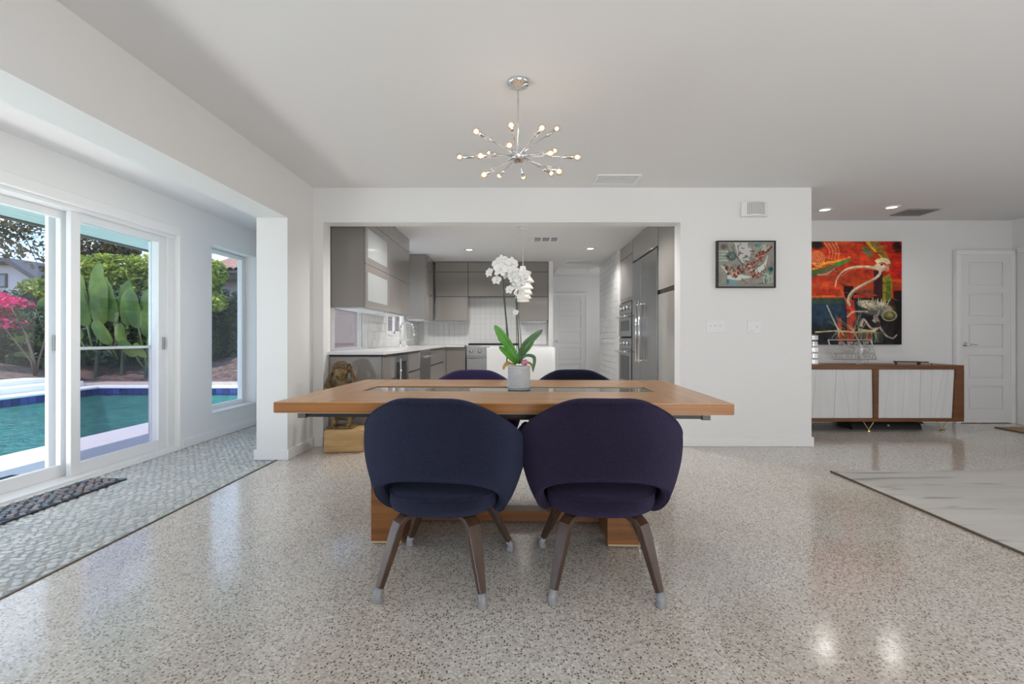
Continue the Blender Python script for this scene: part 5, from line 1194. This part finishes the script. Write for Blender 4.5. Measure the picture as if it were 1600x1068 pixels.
def leafmat(name, c1, c2, trans=.35, sc=3):
    m = bpy.data.materials.new(name); m.use_nodes = True; tt = m.node_tree; p = tt.nodes['Principled BSDF']
    g = tt.nodes.new('ShaderNodeNewGeometry'); n = tt.nodes.new('ShaderNodeTexNoise'); n.inputs['Scale'].default_value = sc; n.inputs['Detail'].default_value = 6; tt.links.new(g.outputs['Position'], n.inputs['Vector'])
    r = tt.nodes.new('ShaderNodeValToRGB'); r.color_ramp.elements[0].position = .35; r.color_ramp.elements[1].position = .65; r.color_ramp.elements[0].color = (*c1, 1); r.color_ramp.elements[1].color = (*c2, 1)
    tt.links.new(n.outputs['Fac'], r.inputs[0]); tt.links.new(r.outputs[0], p.inputs['Base Color']); p.inputs['Roughness'].default_value = .45
    tl = tt.nodes.new('ShaderNodeBsdfTranslucent'); tt.links.new(r.outputs[0], tl.inputs[0]); mxs = tt.nodes.new('ShaderNodeMixShader'); mxs.inputs[0].default_value = trans
    tt.links.new(p.outputs[0], mxs.inputs[1]); tt.links.new(tl.outputs[0], mxs.inputs[2]); tt.links.new(mxs.outputs[0], tt.nodes['Material Output'].inputs[0]); return m
M['hedge'] = leafmat('bright_hedge_leaf', (.15, .22, .02), (.46, .52, .07)); M['ivy'] = leafmat('dark_ivy_leaf', (.015, .035, .012), (.06, .11, .03)); M['dark'] = leafmat('dark_shrub_leaf', (.012, .03, .01), (.05, .10, .03))
M['ban'] = leafmat('banana_leaf', (.07, .13, .025), (.22, .31, .06), .35, 2.5); M['tree'] = leafmat('autumn_tree_leaf', (.05, .05, .015), (.22, .15, .05)); M['boug'] = leafmat('magenta_bract', (.60, .004, .11), (.95, .03, .27), .4, 5)
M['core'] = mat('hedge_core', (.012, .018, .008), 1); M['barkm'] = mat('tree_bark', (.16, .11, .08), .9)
# dark ivy wall (hedge)
h = thing('ivy_hedge', 'long dark ivy-covered hedge behind the pool', 'hedge', (-10, 13.6, -.05))
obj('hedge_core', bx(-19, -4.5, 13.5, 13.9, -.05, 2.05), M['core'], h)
r2 = np.random.default_rng(5); bl = [((x_, 13.55, z_), (.45, .28, .45), 260) for x_ in np.arange(-18.8, -4.6, .55) for z_ in (.2, .7, 1.2, 1.65, 1.95)]
foliage('ivy_leaves', bl, .075, M['ivy'], h, 1)
# bright trimmed shrub above
h = thing('bright_hedge', 'tall sunlit yellow-green hedge behind the broad leaves', 'hedge', (-11.4, 13.6, -.05))
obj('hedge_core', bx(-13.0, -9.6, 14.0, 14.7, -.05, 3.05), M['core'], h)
bl = [((x_, 13.95+r2.uniform(-.1, .1), z_), (.5, .4, .4), 420) for x_ in np.arange(-12.9, -9.3, .5) for z_ in (2.2, 2.7, 3.05)]
foliage('hedge_leaves', bl, .085, M['hedge'], h, 2)
h = thing('bright_shrub', 'tall yellow-green shrub seen through the narrow window', 'shrub', (-8.5, 13.2, -.05))
obj('trunk', tube(B(), [(-8.55, 13.1, -.05), (-8.5, 13.1, 2.2)], .05, 8), M['barkm'], h)
foliage('shrub_leaves', [((-8.45, 13.1, 2.75), (.42, .35, .42), 1100), ((-8.6, 13.1, 2.25), (.4, .35, .35), 900), ((-8.3, 13.1, 2.0), (.3, .3, .25), 500)], .08, M['hedge'], h, 3)
# understory
h = thing('dark_undergrowth', 'dark dense shrubs under the broad banana leaves', 'shrub', (-12, 12.6, -.05))
bl = [((x_, 12.5+r2.uniform(-.3, .4), z_), (.6, .5, .45), 300) for x_ in np.arange(-16.5, -8.6, .6) for z_ in (.75, 1.05, 1.4, 1.8)]
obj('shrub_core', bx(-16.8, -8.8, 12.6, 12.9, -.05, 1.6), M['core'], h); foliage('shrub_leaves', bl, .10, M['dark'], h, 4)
# banana / bird-of-paradise plants
def bigleaf(base_pt, tip, width, m, parent, bend=.25, tears=0):
    b0, t0 = Vector(base_pt), Vector(tip); mid = b0.lerp(t0, .35)+Vector((0, 0, .15*bend)); L = (t0-b0).length
    st_ = tube(B(), [b0, mid], [.022, .014], 6); lf = obj('leaf', ribbon([mid, mid.lerp(t0, .5)+Vector((0, -.05, bend*.15)), t0], [(0, width*.25), (.12, width*.8), (.4, width), (.75, width*.85), (.93, width*.4), (1, .01)], (0.15, -1, .35), .22), m, parent, smooth=True)
    obj('leaf_stalk', st_, M['ban'], lf, smooth=True)
def banana(x, y, label, leaves, z=0.):
    tt = thing('banana_plant', label, 'plant', (x, y, -.05+z), 'broad-leaved plants beyond the pool')
    obj('trunk', tube(B(), [(x, y, -.05+z), (x+.03, y, .7+z)], [.05, .035], 10), M['stem'], tt)
    for (bx_, bz, tx, tz, w, dy) in leaves: bigleaf((x+.3*(tx-x), y, bz), (tx, y+dy, tz), w*.82, M['ban'], tt)
D = 11.9; U = lambda px: (px-812)*D/750; Zz = lambda py: 1.02+(528-py)*D/750
banana(U(150), D, 'broad-leaved plant seen through the glass beside the door mullion', [(0, .9, U(156), Zz(410), .42, 0), (0, .8, U(128), Zz(425), .38, -.1), (0, .7, U(135), Zz(445), .45, -.3), (0, .7, U(172), Zz(436), .52, -.2), (0, .5, U(120), Zz(480), .4, -.4)])
banana(U(185), D+.1, 'broad-leaved plant in the middle of the right glass panel', [(0, .8, U(171), Zz(435), .55, -.3), (0, .9, U(196), Zz(438), .40, 0), (0, .8, U(208), Zz(452), .36, -.2), (0, .5, U(165), Zz(500), .36, -.4), (0, .5, U(205), Zz(505), .34, -.4)])
banana(U(228), D, 'broad-leaved plant at the right edge of the right glass panel', [(0, .7, U(214), Zz(453), .42, -.2), (0, .7, U(234), Zz(450), .40, 0), (0, .6, U(241), Zz(480), .36, -.2), (0, .3, U(215), Zz(530), .3, -.5), (0, .3, U(240), Zz(535), .3, -.5)])
banana(U(58), D+.2, 'arching broad-leaved plant left of the door mullion, by magenta flowers', [(0, .9, U(20), Zz(478), .40, -.3), (0, .9, U(96), Zz(470), .42, -.2), (0, .8, U(30), Zz(515), .42, -.5), (0, .7, U(80), Zz(530), .34, -.5), (0, .5, U(48), Zz(555), .22, -.6), (0, 1.0, U(60), Zz(462), .40, 0)], .1)
banana(U(8), D-.3, 'low broad-leaved plant below the magenta flowers', [(0, .6, U(-22), Zz(520), .40, -.2), (0, .6, U(32), Zz(520), .40, -.3)], .1)
# bougainvillea
bo_ = thing('bougainvillea', 'magenta bougainvillea bush at the left edge, on bare twisted stems', 'shrub', (-11.1, 10.9, .13))
for k in range(5):
    q = k*1.3; obj('stem', tube(B(), [(-11.0, 10.9, .12), (-11.0+.08*math.cos(q), 10.9+.05*math.sin(q), .5), (-11.1+.35*math.cos(q), 10.9+.3*math.sin(q), 1.1), (-11.5+.5*math.cos(q), 10.9+.3*math.sin(q), 1.7)], [.025, .02, .014, .008], 6), M['barkm'], bo_, smooth=True)
foliage('bracts', [((-12.1, 11.0, 1.80), (.55, .4, .28), 900), ((-12.0, 10.9, 1.50), (.38, .35, .22), 600), ((-12.4, 10.8, 1.60), (.4, .4, .35), 600), ((-11.45, 10.9, 1.80), (.35, .25, .12), 110), ((-11.4, 10.8, 1.35), (.35, .3, .12), 110)], .055, M['boug'], bo_, 6)
foliage('bush_leaves', [((-11.7, 11.05, 1.45), (.7, .4, .4), 700), ((-11.0, 10.95, 1.45), (.5, .4, .3), 400)], .06, M['dark'], bo_, 7)
foliage('small_shrub', [((-12.9, 13.0, 2.35), (.6, .4, .28), 600), ((-12.3, 12.8, 2.2), (.5, .4, .25), 400)], .08, M['hedge'], None, 8)
tag(bpy.data.objects['small_shrub'], 'loose green bush top behind the magenta flowers', 'shrub', kind='stuff')
# tree over the left glass panel
tr = thing('leafy_tree', 'brown-green tree whose thin branches hang before the blue sky', 'tree', (-15.4, 13, .13))
obj('trunk', tube(B(), [(-15.4, 13, .1), (-15.3, 13, 2.2), (-14.9, 12.9, 3.6), (-14.4, 12.8, 4.6)], [.2, .16, .12, .06], 10), M['barkm'], tr, smooth=True)
bl = []
for (a_, b_, n_, s_) in [(-5, 352, 260, .45), (8, 362, 200, .40), (22, 356, 150, .35), (4, 385, 130, .30), (14, 392, 60, .22), (40, 350, 90, .30), (60, 352, 90, .30), (68, 372, 60, .22), (45, 395, 34, .18), (55, 400, 30, .18), (60, 412, 30, .16), (50, 385, 28, .16), (36, 378, 24, .2), (100, 365, 120, .3), (95, 395, 160, .35), (100, 430, 200, .4)]:
    bl.append(((U(a_)*1.05, D*1.05, 1.02+(528-b_)*D*1.05/750), (s_, .4, s_*.8), int(n_*.6)))
foliage('tree_leaves', bl, .075, M['tree'], tr, 9)
for (a0, b0, a1, b1) in ((-10, 360, 70, 405), (-10, 380, 30, 398), (30, 350, 62, 420), (0, 350, 60, 360)):
    obj('branch', tube(B(), [(-14.8, 12.8, 3.9), (U(a0)*1.05, D*1.05, 1.02+(528-b0)*.0167), (U(a1)*1.05, D*1.05, 1.02+(528-b1)*.0167)], [.05, .02, .006], 6), M['barkm'], tr, smooth=True)
tr = thing('dark_tree', 'dark bushy tree top above the bright hedge, right glass panel', 'tree', (-13.4, 16, -.05))
obj('trunk', tube(B(), [(-13.6, 16, -.05), (-13.6, 16, 3.2)], .12, 8), M['barkm'], tr)
foliage('tree_leaves', [((-14.0, 16, 4.0), (.9, .6, .6), 1500), ((-13.2, 15.8, 3.9), (.6, .5, .4), 900)], .09, M['tree'], tr, 10)
# houses
M['pink'] = mat('pink_house_wall', (.56, .43, .41), .85); M['white_h'] = mat('pale_house_wall', (.62, .58, .57), .85); M['brown'] = mat('dark_fascia', (.07, .045, .04), .6); M['rooft'] = mat('clay_roof_tile', (.30, .15, .11), .7, c2=(.42, .24, .18), nscale=5)
t = thing('neighbour_house', 'pink neighbouring house with clay tile roof behind the hedge', 'house', (-9, 18, -.05))
obj('wall', bx(-13.5, -3.5, 17.5, 20, -.05, 3.25), M['pink'], t); obj('fascia', bx(-11.3, -3.0, 16.9, 17.05, 3.12, 3.42), M['brown'], t); obj('eave', bx(-11.3, -3, 17.05, 17.6, 3.2, 3.25), M['brown'], t)
for k in range(34):
    x_ = -11.25+k*.24; rt = B(); n_ = 6; ra = []; rb = []
    for q in range(n_+1):
        a_ = math.pi*q/n_; ra.append(rt.verts.new((x_+.12-.12*math.cos(a_), 16.85, 3.42+.09*math.sin(a_)))); rb.append(rt.verts.new((x_+.12-.12*math.cos(a_), 20.5, 4.75+.09*math.sin(a_))))
    for q in range(n_): rt.faces.new((ra[q], ra[q+1], rb[q+1], rb[q]))
    obj('roof_tile', rt, M['rooft'], t, smooth=True, solid=.02)
obj('roof_deck', prism(B(), [(16.85, 3.36), (20.5, 4.70), (20.5, 4.6), (16.85, 3.30)], 'x', -11.3, -3.0), M['brown'], t)
t = thing('gabled_house', 'pale house with dark gabled roof edge behind the flowers', 'house', (-22, 20, -.05))
Y0 = 20; gx = lambda px: (px-812)*Y0/750; gz = lambda py: 1.02+(528-py)*Y0/750
obj('wall', prism(B(), [(gx(-120), 0), (gx(66), 0), (gx(66), gz(440)), (gx(28), gz(410)), (gx(-120), gz(412))], 'y', Y0, Y0+5), M['white_h'], t)
obj('roof_edge', prism(B(), [(gx(-120), gz(412)), (gx(27), gz(411.5)), (gx(84), gz(449)), (gx(84), gz(442)), (gx(30), gz(405)), (gx(-120), gz(404))], 'y', Y0-.5, Y0+5.2), mat('slate_roof', (.06, .06, .07), .7), t)
obj('soffit_strip', prism(B(), [(gx(-120), gz(415)), (gx(26), gz(414)), (gx(80), gz(450)), (gx(82), gz(449)), (gx(28), gz(411.5)), (gx(-120), gz(412))], 'y', Y0-.3, Y0), mat('brown_soffit', (.16, .11, .09), .8), t)
wd_ = obj('window', bx(gx(-6), gx(12), Y0-.06, Y0-.001, gz(449), gz(427)), mat('dark_window_frame', (.05, .05, .06), .4), t)
obj('pane', bx(gx(-4), gx(10), Y0-.07, Y0-.0605, gz(447), gz(430)), mat('dim_glass', (.22, .23, .26), .1), wd_)
